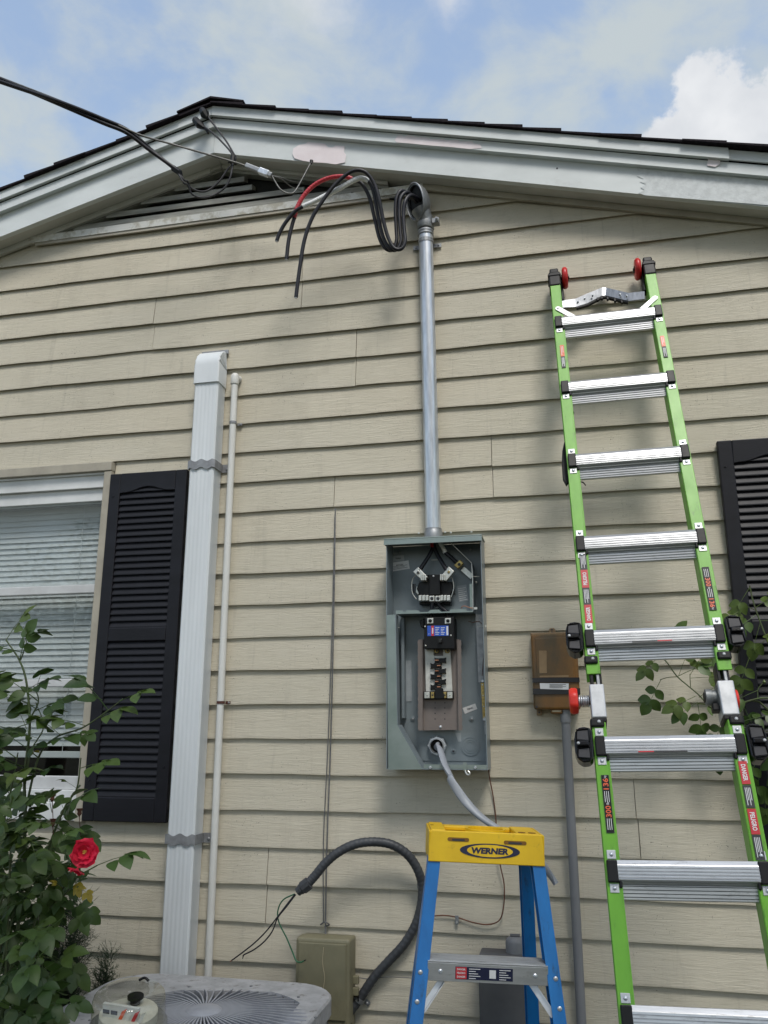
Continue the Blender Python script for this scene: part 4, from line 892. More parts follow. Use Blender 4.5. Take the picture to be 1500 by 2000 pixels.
for x in (315, 925):
    M().prism([Z9(x-52, 1640, -.034), Z9(x+52, 1640, -.034), Z9(x+52, 1755, -.034), Z9(x-52, 1760, -.034)], (0, .016, 0)).build('mount_tab', m_tanpl, bxo, .003); M().lathe(Z9(x-5, 1703, -.0345), (0, -1, 0), [(.0032, 0), (.0032, .001)], 10).build('tab_hole', m_print, bxo)
for (y0, y1, x1) in ((1065, 1150, 1005), (1262, 1368, 1010)):
    zt_, zb_ = Z9(600, y0, -.078).z, Z9(600, y1, -.078).z; M().box(-.1268, .0348, -.0789, -.0395, zb_, zt_).build('tape_band', m_tape, bxo)
pl = M().prism([Z9(x, y, -.0792) for x, y in ((320, 1165), (850, 1170), (850, 1285), (330, 1270))], (0, .001, 0)).build('paper_label', m_wpaper, bxo)
for i in range(4): M().prism([Z9(500, 1185+i*20, -.0796), Z9(800-(i % 2)*60, 1185+i*20, -.0796), Z9(800-(i % 2)*60, 1193+i*20, -.0796), Z9(500, 1193+i*20, -.0796)], (0, .0003, 0)).build('print_line', m_print, pl)
M().prism([Z9(x, y, -.0789) for x, y in ((320, 1030), (850, 1018), (850, 1055), (320, 1058))], (0, .0008, 0)).build('tape_scrap', m_tanpl, bxo)
M().prism([Z9(x, y, -.066) for x, y in ((515, 1640), (735, 1640), (735, 1725), (525, 1722))], (0, .03, 0)).build('latch', m_brown, bxo, .003)
M().prism([Z9(x, y, -.0675) for x, y in ((550, 1662), (706, 1662), (706, 1688), (552, 1690))], (0, .001, 0)).build('latch_lip', m_stain, bxo)
for x in (265, 985): M().lathe(Z9(x, 1600, -.0745), (0, -1, 0), [(.004, 0), (.004, .001)], 8).build('lid_screw', m_print, bxo)
cz = at(1104, 1388, -.05)
cpipe = thing('grey_conduit', 'straight grey plastic conduit running down the siding from the brown box', 'conduit', (cz.x, -.045, 0))
M().tube([(cz.x-.001, -.045, .0), (cz.x, -.045, 1.0), (cz.x, -.045, 1.52)], .0155, 16).build('pipe', m_conduit, cpipe, smooth=50)
M().lathe((cz.x, -.045, 1.505), (0, 0, 1), [(.0185, 0), (.0185, .045)], 16).build('coupling', m_conduit, cpipe, smooth=40)

# ------------------------------------------------------------------ dark grey disconnect box behind the step ladder
db = thing('disconnect_box', 'dark grey metal box on the siding behind the blue ladder step', 'utility box', Z8(1200, 1114, -.06))
m_dbox = mat('dark grey enamel', (.095, .096, .10), .55, c2=(.075, .075, .078), scale=8)
a, b = Z8(1105, 800, -.09), Z8(1310, 800, -.09)
M().box(a.x, b.x, -.09, -.016, .42, a.z-.012).build('case', m_dbox, db, .005)
M().box(a.x-.003, b.x+.003, -.098, -.0905, .43, a.z-.018).build('cover', m_dbox, db, .003)
c = Z8(1258, 825, -.055)
cp = M().lathe((c.x, -.052, a.z-.012), (0, 0, 1), [(.032, 0), (.032, .03), (.029, .040), (.020, .046)], 18).build('hub', m_conduit, db, smooth=40)
M().tube([(c.x-.016, -.052, a.z+.037), (c.x+.016, -.052, a.z+.037)], .006, 8).build('hub_grip', m_dbox, cp)

# ------------------------------------------------------------------ green articulated ladder
L0 = V((.0172, -.1652, 2.9814)); DD = V((.026, -.3124, 0)); DD.z = -math.sqrt(1-DD.x**2-DD.y**2)
EE = V((1, 0, -.0116)).normalized(); EE = (EE-DD*EE.dot(DD)*.9).normalized(); BB = EE.cross(DD).normalized()
LW, SPN = .3845, .32
lad = thing('articulated_ladder', 'bright green fibreglass ladder with aluminium rungs leaning on the siding', 'ladder', L0+DD*3.10+EE*LW/2)
def LP(a, n, c): return L0+EE*a+DD*n+BB*c
def lpix(u, v, c=0):
    """ladder coordinates (across, along) of a photo pixel on the ladder's front plane"""
    r = FW+RT*((u-750)/FPX)+UP*((1000-v)/FPX); p0 = L0+BB*c; t = (p0-CAM).dot(BB)/r.dot(BB); q = CAM+r*t-p0
    # solve q = a*EE + n*DD
    g11, g12, g22 = 1, EE.dot(DD), 1; b1, b2 = q.dot(EE), q.dot(DD); det = g11*g22-g12*g12
    return (b1*g22-b2*g12)/det, (b2*g11-b1*g12)/det
def lbox(a0, a1, n0, n1, c0, c1, m=None):
    m = m or M(); return m.hexa([LP(a0, n0, c0), LP(a1, n0, c0), LP(a1, n1, c0), LP(a0, n1, c0), LP(a0, n0, c1), LP(a1, n0, c1), LP(a1, n1, c1), LP(a0, n1, c1)])
TOPN = lpix(1091, 549)[1]
hl0, hl1 = lpix(1160, 1320)[1], lpix(1167, 1402)[1]        # the hinge gap between upper and lower halves
for side in (0, 1):
    a0, a1 = (-.004, .034) if side == 0 else (LW-.034, LW+.004); g_ = 1 if side == 0 else -1
    for (n0, n1, nm) in ((TOPN, hl0-.006, 'upper_rail'), (hl1+.004, 3.10, 'lower_rail')):
        m = M()
        lbox(a0, a1, n0, n1, 0, .006, m); ai = (a0, a0+.004) if side == 0 else (a1-.004, a1)
        ao = (a1-.005, a1) if side == 0 else (a0, a0+.005)
        lbox(ao[0], ao[1], n0, n1, .0062, .062, m); lbox(a0, a1, n0, n1, .0622, .068, m)
        r_ = m.build(nm, m_green, lad, .0015)
        x = (a0+a1)/2; lbox(*((a1-.004, a1-.002) if side == 0 else (a0+.002, a0+.004)), n0, n1, -.0012, -.0002).build('edge_groove', m_green, r_)
    # feet
    lbox(a0-.006, a1+.006, 3.07, 3.14, -.006, .074).build('foot', m_black, lad, .006)
    # top caps and wheels
    xm = (a0+a1)/2
    cp = lbox(a0-.003, a1+.003, TOPN-.052, TOPN+.022, -.004, .056); lbox(a0-.002+.004, a1-.002, TOPN-.078, TOPN-.052, .002, .044, cp)
    cp = cp.build('top_cap', m_black, lad, .005); lbox(a0-.006, a1+.006, TOPN-.040, TOPN-.028, -.007, .054).build('cap_rib', m_black, cp, .003)
    ac = (a1+.021) if side == 0 else (a0-.021)
    wc_ = LP(ac, TOPN-.034, .020)
    wh_ = M().lathe(wc_-EE*.0115, EE, [(.010, 0), (.036, .001), (.0415, .006), (.043, .0115), (.0415, .017), (.036, .022), (.010, .023)], 28).build('wheel', m_wheel, lad, smooth=45)
    M().lathe(wc_-EE*.0135, EE, [(.014, 0), (.014, .027)], 14).tube([wc_-EE*.017, wc_+EE*.017], .006, 8).build('axle', m_black, wh_)
    lbox((a1 if side == 0 else a0-.012), (a1+.012 if side == 0 else a0), TOPN-.03, TOPN+.075, .028, .060).build('wheel_bracket', m_black, lad, .004)
# rungs
for i in range(10):
    n0 = i*SPN
    if i == 5: n0 = lpix(1161.3, 1439)[1]
    if i > 5: n0 = lpix(1161.3, 1439)[1]+(i-5)*SPN*.985
    if n0 > 3.0: continue
    n0 += .004
    rp = [(-.004, -.002), (.009, -.0095), (.044, -.008), (.047, -.004), (.047, .004), (.051, .006), (.052, .010), (.086, .017), (.086, .026), (.030, .062), (-.002, .062)]
    a0, a1 = .023, LW-.023
    rg_ = M().prism([LP(a0, n0+p, c) for p, c in rp], EE*(a1-a0)).build('rung', m_alu, lad, .0012, 1)
    for j in range(4): lbox(a0+.001, a1-.001, n0+.0145+j*.0075, n0+.0172+j*.0075, -.0099, -.0080).build('tread_groove', m_galvd, rg_)
    for j in range(4):
        q = .015+j*.24; p_, c_ = .053+.034*q, .010+.007*q
        M().prism([LP(a0+.001, n0+p_+.001, c_-.001), LP(a0+.001, n0+p_+.003, c_+.0004), LP(a0+.001, n0+p_+.003, c_+.002), LP(a0+.001, n0+p_+.001, c_+.001)], EE*(a1-a0-.002)).build('tread_groove', m_galvd, rg_)
    for side in (0, 1):
        e0, e1_ = (0.0, .0262) if side == 0 else (LW-.0262, LW)
        cp = lbox(e0, e1_, n0-.003, n0+.050, -.0115, .004).build('rung_cap', m_black, lad, .003)
        lbox((.0262 if side == 0 else LW-.034), (.034 if side == 0 else LW-.0262), n0+.040, n0+.062, -.006, .03).build('rung_bracket', m_black, cp, .003)
        xm = .014 if side == 0 else LW-.014
        for (q0, q1) in ((.052, .073),)+(((-.027, -.006),) if i >= 3 or (i > 0 and False) or i in (2,) else ()):
            pl = lbox(xm-.011, xm+.011, n0+q0, n0+q1, -.0022, -.0003).build('rivet_plate', m_aluplate, lad, .0008)
            M().lathe(LP(xm, n0+(q0+q1)/2, -.0022), -BB, [(.0052, 0), (.0052, .001), (.0035, .0032), (.001, .0038)], 10).build('rivet', m_galv, pl, smooth=50)
# hinges
KN = []
for side in (0, 1):
    a0, a1 = (.002, .040) if side == 0 else (LW-.040, LW-.002)
    hA, hB = (lpix(1153, 1337)[1], lpix(1172, 1402)[1])
    hb_ = lbox(a0-.003, a1-.001 if side == 0 else a1+.002, hA, hB, -.004, .070).build('hinge_block', m_aluplate, lad, .0035)
    lbox(a0-.002, a1-.002, hB-.0005, hB+.012, -.003, .066).build('hinge_cap', m_black, hb_, .002)
    for k in (0, 1):
        lbox(a0+.002+k*.017, a0+.011+k*.017, hl0-.03, hA+.01, .004, .058).build('hinge_bar', m_black if k == 0 else m_galvd, hb_, .002)
    lbox(a0+.0285, a0+.034, hl0-.03, hA+.01, .006, .05).build('hinge_bar', m_black, hb_, .001)
    # barrel, spring and red knob
    nm_ = (hA+hB)/2-.012; sg = -1 if side == 0 else 1
    pc = LP((a0 if side == 0 else a0), nm_, .032)
    if side == 0:
        M().tube([pc, pc-EE*.040], .010, 12).build('spindle', m_galvd, hb_, smooth=40)
        sp = [pc-EE*(.004+.030*i/60)+(DD*math.cos(i*.52)+BB*math.sin(i*.52))*.0145 for i in range(61)]
        M().tube(sp, .0022, 6).build('spring', m_galv, hb_, smooth=60)
        k0 = pc-EE*.036
        kk = M(); prof_ = [(.012, 0), (.033, .001), (.036, .006), (.036, .018), (.032, .024), (.012, .026)]
        nn_ = 28; vs = []
        for (r_, h_) in prof_:
            for k in range(nn_):
                q = 2*math.pi*k/nn_; r2 = r_*(1+.045*math.cos(7*q)) if r_ > .03 else r_; vs.append(k0-EE*h_+(DD*math.cos(q)+BB*math.sin(q))*r2)
        fs = [tuple(range(nn_)), tuple((len(prof_)-1)*nn_+k for k in range(nn_))]
        for i in range(len(prof_)-1):
            for k in range(nn_): fs.append((i*nn_+k, i*nn_+(k+1) % nn_, (i+1)*nn_+(k+1) % nn_, (i+1)*nn_+k))
        kn = kk.add(vs, fs).build('knob', m_redknob, hb_, smooth=40); kn['label'] = 'red hinge knob'
    else:
        bc = LP(a0, nm_-.002, .034)
        M().lathe(bc, -EE, [(.034, 0), (.034, .004), (.020, .006), (.020, .018), (.023, .019), (.023, .034), (.017, .036)], 20).build('hinge_barrel', m_cast, hb_, smooth=35)
        M().lathe(bc-EE*.0362, -EE, [(.014, 0), (.014, .002)], 14).build('barrel_face', m_black, hb_)
        M().obox(bc-EE*.010+DD*.032, EE*.012, DD*.010, BB*.016).build('hinge_lug', m_black, hb_, .003)
        M().lathe(LP(a1+.002, nm_+.004, .040), EE, [(.026, 0), (.028, .004), (.026, .010), (.016, .011)], 22).build('knob', m_redknob, hb_, smooth=40)
# black lock handles beside rungs five and six, and the small clamps
for (i, cn) in ((4, 1), (5, -1)):
    n0 = i*SPN+.004 if i == 4 else lpix(1161.3, 1439)[1]+.004
    for side in (0, 1):
        sg = -1 if side == 0 else 1; ab = (-.0045 if side == 0 else LW+.0045)
        oc = []; inn = []
        for (p, q) in ((.000, -.018), (.006, -.026), (.020, -.030), (.036, -.028), (.046, -.016), (.050, .004), (.050, .040), (.044, .058), (.030, .068), (.012, .066), (.002, .056)):
            oc.append(LP(ab+sg*(p+.0), n0+q, -.010))
        hd = M().prism(oc, BB*.052).build('lock_handle', m_blackg, lad, .004, 2)
        for (q0, q1) in ((-.020, .008), (.030, .056)):
            P = [LP(ab+sg*p, n0+q, -.0106) for p, q in ((.012, q0), (.040, q0+.003), (.042, q1-.003), (.012, q1))]
            M().prism(P, -BB*.0006).build('handle_recess', m_print, hd)
            rim = [LP(ab+sg*p, n0+q, -.0125) for p, q in ((.010, q0-.003), (.042, q0), (.045, q1), (.010, q1+.003), (.010, q0-.003))]
            M().tube(rim, .0022, 6).build('handle_rim', m_blackg, hd, smooth=60)
        M().obox(LP(ab+sg*.028, n0+.019, -.016), EE*.016, DD*.007, BB*.006).build('handle_thumb', m_blackg, hd, .003)
        M().lathe(LP(ab+sg*.040, n0+.019, -.021), -BB, [(.0042, 0), (.0042, .001), (.002, .003)], 10).build('rivet', m_aluplate, hd)
        M().lathe(LP(ab+sg*.002, n0+.020, .030), EE*sg, [(.02, -.004), (.02, .004)], 12).build('handle_pivot', m_galvd, hd)
        # small black strap clamp
        xm = .014 if side == 0 else LW-.014; q0 = .077 if cn > 0 else -.054
        k_ = lbox(xm-(.022 if side == 0 else .016), xm+(.016 if side == 0 else .022), n0+q0, n0+q0+.024, -.0075, .030).build('strap_clamp', m_black, lad, .005)
        M().lathe(LP(xm+.002, n0+q0+.010, -.0076), -BB, [(.0046, 0), (.0046, .001), (.002, .003)], 10).build('rivet', m_aluplate, k_)
# V-bracket at the top with its toothed pad, and two stays
def lp2(u, v, c): a, n = lpix(u, v, c); return LP(a, n, c)
def T6(x, y): return (1080+x/6.25, 480+y/6.25)
VB = [(118, 665), (270, 648), (400, 590), (600, 508), (650, 510), (920, 575), (1118, 555)]
VBb = [(118, 750), (275, 745), (420, 700), (600, 607), (640, 605), (920, 672), (1118, 648)]
cc = .032; yv = None
dep = [0, 0, .014, .034, .034, .012, 0]                 # the bracket bows back towards the wall
top_ = [lp2(*T6(*p), cc+d) for p, d in zip(VB, dep)]; bot_ = [lp2(*T6(*p), cc+d) for p, d in zip(VBb, dep)]
top_[0] = top_[0]-EE*.012; bot_[0] = bot_[0]-EE*.012
vs = top_+bot_+[p+BB*.004 for p in top_]+[p+BB*.004 for p in bot_]; nb_ = 7; fs = []
for i in range(nb_-1): fs += [(i, i+1, nb_+i+1, nb_+i), (2*nb_+i, 3*nb_+i, 3*nb_+i+1, 2*nb_+i+1), (i, 2*nb_+i, 2*nb_+i+1, i+1), (nb_+i, nb_+i+1, 3*nb_+i+1, 3*nb_+i)]
fs += [(0, nb_, 3*nb_, 2*nb_), (nb_-1, 3*nb_-1, 4*nb_-1, 2*nb_-1)]
m_vbr = mat('dull brushed bracket', (.34, .35, .36), .28, .9, c2=(.22, .23, .24), scale=18, stretch=(6, 1, 1))
vbk = M().add(vs, fs).build('v_bracket', m_vbr, lad)
pad = [(285, 742), (425, 702), (600, 610), (640, 608), (915, 675)]
pt = [lp2(*T6(*p), cc+d) for p, d in zip(pad, (.002, .016, .036, .036, .014))]
m = M()
for a, b in zip(pt[:-1], pt[1:]): m.prism([a, b, b+DD*.008, a+DD*.008], BB*.012)
m.build('rubber_pad', m_black, vbk)
for (x, y) in ((365, 728), (455, 690), (545, 650), (595, 632), (665, 640), (755, 660), (840, 680)):
    p = lp2(*T6(x, y), cc+.026); M().obox(p+DD*.004, EE*.004, DD*.008, BB*.006).build('pad_tooth', m_black, vbk, .002)
for (x, y) in ((305, 683), (388, 645), (482, 605), (820, 594), (898, 612)): M().lathe(lp2(*T6(x, y), cc+(.010 if 350 < x < 850 else 0)), -BB, [(.0032, -.006), (.0032, .004), (.001, .005)], 8).build('rivet', m_galv, vbk)
for (p, q) in (((60, 762), (262, 872)), ((1248, 632), (1075, 785))):
    a, b = lp2(*T6(*p), -.004), lp2(*T6(*q), -.004); d = (b-a).normalized(); pr_ = d.cross(BB)
    P = [a+(pr_*math.cos(t)-d*math.sin(t))*.0095 for t in [math.pi*k/6 for k in range(7)]]
    P += [b-pr_*.0095, b+pr_*.0095]
    st = M().prism(P, BB*.003).build('stay', m_aluplate, lad); M().lathe(a, -BB, [(.004, -.001), (.004, .001), (.002, .003)], 8).build('rivet', m_galv, st)
# hooks of the far stabiliser seen at the left rail, tie scraps
m = M(); pts_ = [(1102, 862), (1098, 880), (1097, 905), (1099, 935), (1106, 948), (1112, 940), (1110, 900), (1106, 865)]
m.prism([lp2(u, v, .045) for u, v in pts_], BB*.012).build('rail_hook', m_black, lad, .003)
for P in ([(1117, 800), (1121, 806), (1119, 812)], [(1132, 940), (1140, 943), (1144, 948), (1138, 941)]): M().tube([lp2(u, v, .035) for u, v in P], .002, 5).build('tie_scrap', m_black, lad)
# stickers
def sticker(u0, v0, v1, m, side, wd=.021, body=None, bm=None, bh=None, bl=None, off=0., lines=0, c=-.0026):
    n0, n1 = lpix(u0, v0)[1], lpix(u0, v1)[1]; x = (.0165 if side == 0 else LW-.0165)+off
    o = lbox(x-wd/2, x+wd/2, n0, n1, c, c+.0012).build('sticker', m, lad)
    xd, yd = (-DD, -EE) if side == 0 else (DD, EE)
    if body: text(body, bh or wd*.55, LP(x, (n0+n1)/2, c-.0004), xd, yd, bm or m_wprint, o, bold=.03, width=(bl or .72)*(n1-n0))
    for i in range(lines):
        q = -wd*.36+wd*.72*(i+.5)/lines; lbox(x+q-.0008, x+q+.0008, n0+.006, n1-.006-(i % 2)*.012, c-.0003, c-.00005).build('print_line', m_wprint, o)
    return o
sticker(1096, 675, 697, m_orange, 0, .014, lines=2); sticker(1099, 697, 719, m_print, 0, .014, None, lines=3)
sticker(1291, 657, 678, m_orange, 1, .014, lines=2); sticker(1296, 678, 699, m_print, 1, .014, None, lines=3)
sticker(1131, 1083, 1114, m_print, 0, lines=4); sticker(1134, 1114, 1149, m_redl, 0, body='PELIGRO'); sticker(1139, 1149, 1182, m_print, 0, lines=4); sticker(1142, 1182, 1218, m_redl, 0, body='DANGER')
def weight(u, v0, v1, side):
    n0, n1 = lpix(u, v0)[1], lpix(u, v1)[1]; x = .0175 if side == 0 else LW-.0175; wd = .020
    o = lbox(x-wd/2, x+wd/2, n0, n1, -.0026, -.0014).build('sticker', m_print, lad); lbox(x-wd/2+.001, x+wd/2-.001, n0+.001, n1-.001, -.0030, -.0027).build('sticker_face', m_black, o)
    xd, yd = (-DD, -EE) if side == 0 else (DD, EE); T = n1-n0
    f = (lambda q: n1-q*T) if side == 0 else (lambda q: n0+q*T)
    text('300', .014, LP(x, f(.36), -.0034), xd, yd, m_orange, o, bold=.02, width=.20*T); text('lb', .007, LP(x, f(.50), -.0034), xd, yd, m_wprint, o)
    text('136', .014, LP(x, f(.84), -.0034), xd, yd, m_orange, o, bold=.02, width=.20*T); text('kg', .007, LP(x, f(.965), -.0034), xd, yd, m_wprint, o)
    for q in (.05, .52):
        for k in range(3): lbox(x-.006+k*.005, x-.0045+k*.005, min(f(q), f(q+.19)), max(f(q), f(q+.19)), -.0034, -.0031).build('print_line', m_wprint, o)
weight(1378, 1108, 1193, 1); weight(1183, 1514, 1627, 0)
sticker(1456, 1487, 1532, m_redl, 1, body='DANGER'); sticker(1466, 1534, 1578, m_print, 1, lines=4); sticker(1473, 1580, 1630, m_redl, 1, body='PELIGRO'); sticker(1484, 1631, 1680, m_print, 1, lines=4)
for i in (4, 5):                                       # small red and black marks on two rungs
    n0 = i*SPN+.004 if i == 4 else lpix(1161.3, 1439)[1]+.004
    a_, b_, c_ = (.13, .20, .24) if i == 4 else (.11, .15, .235)
    o = lbox(a_, b_, n0+.040, n0+.0435, -.0125, -.0112).build('rung_mark', m_print if i == 4 else m_redl, lad); lbox(b_, c_, n0+.040, n0+.0435, -.0125, -.0112).build('rung_mark', m_redl if i == 4 else m_print, lad)

# ------------------------------------------------------------------ blue step ladder with yellow top
ROLL, YAWL = RAD(2.4), RAD(12)
Rm = Matrix.Rotation(YAWL, 3, 'Z') @ Matrix.Rotation(ROLL, 3, 'Y')
capc = V((-.252, -.60, 1.122))                          # front lower edge, middle
SB = capc-Rm @ V((0, 0, 1.122))
stl = thing('step_ladder', 'blue fibreglass step ladder with a yellow plastic top standing before the panel', 'step ladder', SB)
def SP(x, y, z): return SB+Rm @ V((x, y, z))
def sbox(x0, x1, y0, y1, z0, z1, m=None):
    m = m or M(); return m.hexa([SP(x0, y0, z0), SP(x1, y0, z0), SP(x1, y1, z0), SP(x0, y1, z0), SP(x0, y0, z1), SP(x1, y0, z1), SP(x1, y1, z1), SP(x0, y1, z1)])
ZC = 1.122; HW = .163; CD = .20
# yellow top: tapered shell with tray, holes and slots
m = M(); zt0 = ZC+.082
def ring(hw, y0, y1, z): return [SP(-hw, y0, z), SP(hw, y0, z), SP(hw, y1, z), SP(-hw, y1, z)]
fr = [SP(-HW, -.002, ZC), SP(HW, -.002, ZC), SP(HW-.001, .006, zt0), SP(-HW+.004, .006, zt0)]
m = M().hexa([SP(-HW, 0, ZC), SP(HW, 0, ZC), SP(HW, .006, ZC), SP(-HW, .006, ZC), SP(-HW+.003, .010, zt0), SP(HW-.003, .010, zt0), SP(HW-.003, .016, zt0), SP(-HW+.003, .016, zt0)])
cap = m.build('top_cap', m_yellow, stl, .004, 3)
sbox(-HW+.0005, -HW+.007, .0065, CD, ZC, zt0-.002).build('cap_side', m_yellow, cap, .003); sbox(HW-.007, HW-.0005, .0065, CD, ZC, zt0-.002).build('cap_side', m_yellow, cap, .003)
sbox(-HW+.003, HW-.003, CD-.006, CD+.0005, ZC, zt0-.004).build('cap_back', m_yellow, cap, .003)
sbox(-HW+.006, HW-.006, .0125, CD-.005, zt0-.022, zt0-.016).build('tray_floor', m_yellow, cap)
# raised decks around the tray
sbox(-HW+.007, -HW+.048, .0165, CD-.007, zt0-.0155, zt0+.002).build('deck', m_yellow, cap, .003)
sbox(HW-.075, HW-.009, .0165, CD-.007, zt0-.0155, zt0-.001).build('deck', m_yellow, cap, .003)
sbox(-HW+.05, HW-.077, CD-.045, CD-.007, zt0-.0155, zt0-.003).build('deck', m_yellow, cap, .003)
dk = sbox(-.062, HW-.077, .0165, .032, zt0-.0155, zt0-.001).build('deck', m_yellow, cap, .003)
cw_ = M(); n = 26; cx_, cy_ = .006, .096
for r0, r1, z0_, z1_ in ((.052, .058, zt0-.0155, zt0+.001),):
    vs = []
    for k in range(n):
        q = 2*math.pi*k/n; c_, s_ = math.cos(q), math.sin(q)
        vs += [SP(cx_+r0*c_, cy_+r0*s_, z0_), SP(cx_+r1*c_, cy_+r1*s_, z0_), SP(cx_+r1*c_, cy_+r1*s_, z1_), SP(cx_+r0*c_, cy_+r0*s_, z1_)]
    fs = [(k*4+j, k*4+(j+1) % 4, ((k+1) % n)*4+(j+1) % 4, ((k+1) % n)*4+j) for k in range(n) for j in range(4)]
    cw_.add(vs, fs)
cw_.build('bucket_ring', m_yellow, cap, .001)
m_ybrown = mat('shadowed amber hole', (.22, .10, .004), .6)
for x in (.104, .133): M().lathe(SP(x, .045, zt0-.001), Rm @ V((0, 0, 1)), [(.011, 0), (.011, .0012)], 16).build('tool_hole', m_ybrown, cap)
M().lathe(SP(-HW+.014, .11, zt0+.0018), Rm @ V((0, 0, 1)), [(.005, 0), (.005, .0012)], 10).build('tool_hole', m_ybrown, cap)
def fpt(x, z, d=-.0012): return SP(x, .0100*(z-ZC)/.082+d, z)
fn = (fpt(0, ZC, 0)-fpt(0, ZC, 1)).normalized()
for (x0, x1, dz) in ((-.109, -.050, .0600), (.049, .111, .0580)):
    P = []
    for k in range(7): t = math.pi/2+math.pi*k/6; P.append((x0+.004+.005*math.cos(t), ZC+dz+.005*math.sin(t)))
    for k in range(7): t = -math.pi/2+math.pi*k/6; P.append((x1-.004+.005*math.cos(t), ZC+dz+.005*math.sin(t)))
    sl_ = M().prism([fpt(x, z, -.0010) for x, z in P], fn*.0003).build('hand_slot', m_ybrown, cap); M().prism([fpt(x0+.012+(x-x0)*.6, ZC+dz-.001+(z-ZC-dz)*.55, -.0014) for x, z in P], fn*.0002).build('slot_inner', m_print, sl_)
# oval logo
lcx, lcz = .009, ZC+.034
def ell(rx, rz, n=40): return [(lcx+rx*math.cos(2*math.pi*k/n), lcz+rz*math.sin(2*math.pi*k/n)) for k in range(n)]
lg = M().prism([fpt(x, z, -.0010) for x, z in ell(.084, .0190)], fn*.0003).build('logo', m_navy, cap)
M().prism([fpt(x, z, -.0014) for x, z in ell(.064, .0158)], fn*.0002).build('logo_field', m_yellow, lg)
text('WERNER', .0165, fpt(lcx, lcz, -.0021), SP(1, 0, 0)-SP(0, 0, 0), fpt(0, 1.2, 0)-fpt(0, 1.1, 0), m_navy, lg, bold=.055, width=.104, shear=.12)
# rails (front pair with the steps, rear pair behind)
zf = .0
for s_ in (-1, 1):
    xt, xb = s_*(HW-.020), s_*.262; yt, yb_ = .012, -.245; w2 = .0175
    for (y_t, y_b, x_t, x_b, nm, d) in ((yt, yb_, xt, xb, 'front_rail', .050), (.150, .47, s_*(HW-.030), s_*.235, 'rear_rail', .044)):
        m = M()
        def rl(xa0, xa1, ya0, ya1):
            m.hexa([SP(x_b+xa0, y_b+ya0, .03), SP(x_b+xa1, y_b+ya0, .03), SP(x_b+xa1, y_b+ya1, .03), SP(x_b+xa0, y_b+ya1, .03), SP(x_t+xa0, y_t+ya0, ZC+.03), SP(x_t+xa1, y_t+ya0, ZC+.03), SP(x_t+xa1, y_t+ya1, ZC+.03), SP(x_t+xa0, y_t+ya1, ZC+.03)])
        rl(-w2, w2, 0, .005); rl(s_*w2-(.0045 if s_ > 0 else 0), s_*w2+(0 if s_ > 0 else .0045), .0052, d); rl(-w2, w2, d+.0002, d+.005)
        ra = m.build(nm, m_stepblue, stl, .0012)
        M().hexa([SP(x_b-w2-.004, y_b-.006, -.01), SP(x_b+w2+.004, y_b-.006, -.01), SP(x_b+w2+.004, y_b+d+.01, -.01), SP(x_b-w2-.004, y_b+d+.01, -.01), SP(x_b-w2-.003, y_b-.004, .05), SP(x_b+w2+.003, y_b-.004, .05), SP(x_b+w2+.003, y_b+d+.008, .05), SP(x_b-w2-.003, y_b+d+.008, .05)]).build('foot', m_black, ra, .004)
def fx_(z): return (HW-.020)+(.262-(HW-.020))*(ZC+.03-z)/(ZC)
def fy_(z): return .012+(-.245-.012)*(ZC+.03-z)/ZC
STEPS = (.882, .59, .30)
for zi in STEPS:
    hw = fx_(zi)-.0125; y = fy_(zi)
    st = sbox(-hw, hw, y-.004, y+.0, zi-.045, zi-.001).build('step_front', m_alu, stl, .001)
    sbox(-hw, hw, y-.004, y+.078, zi-.0005, zi+.003).build('tread', m_alu, st, .001)
    for k in range(6): sbox(-hw+.002, hw-.002, y+.002+k*.012, y+.005+k*.012, zi+.0031, zi+.0052).build('tread_rib', m_alu, st)
    for s_ in (-1, 1):
        M().lathe(SP(s_*(hw-.034), y-.0042, zi-.022), Rm @ V((0, -1, 0)), [(.0058, 0), (.0058, .001), (.003, .003)], 12).build('rivet', m_galv, st)
        for zz in (zi-.026, zi-.092): M().lathe(SP(s_*fx_(zz)+s_*.004, fy_(zz)-.0004, zz), Rm @ V((0, -1, 0)), [(.0062, 0), (.0062, .001), (.003, .0032)], 12).build('rivet', m_aluplate, stl)
        a, b = SP(s_*(hw-.040), y+.02, zi-.047), SP(s_*(fx_(zi-.105)-.012), fy_(zi-.105)+.012, zi-.112); d = (b-a).normalized(); pr_ = d.cross(Rm @ V((0, 1, 0)))
        M().obox((a+b)/2, d*(b-a).length/2, pr_*.0085, Rm @ V((0, .0015, 0))).obox((a+b)/2+pr_*.008, d*(b-a).length/2, pr_*.0012, Rm @ V((0, .008, 0))).build('brace', m_aluplate, stl)
    for zr in ():
        pass
for zi in (.80, .42): sbox(-.15-.07*(zi < .5), .15+.07*(zi < .5), .150+.32*(ZC+.03-zi)/ZC+.03, .150+.32*(ZC+.03-zi)/ZC+.036, zi-.012, zi+.012).build('rear_brace', m_alu, stl, .001)
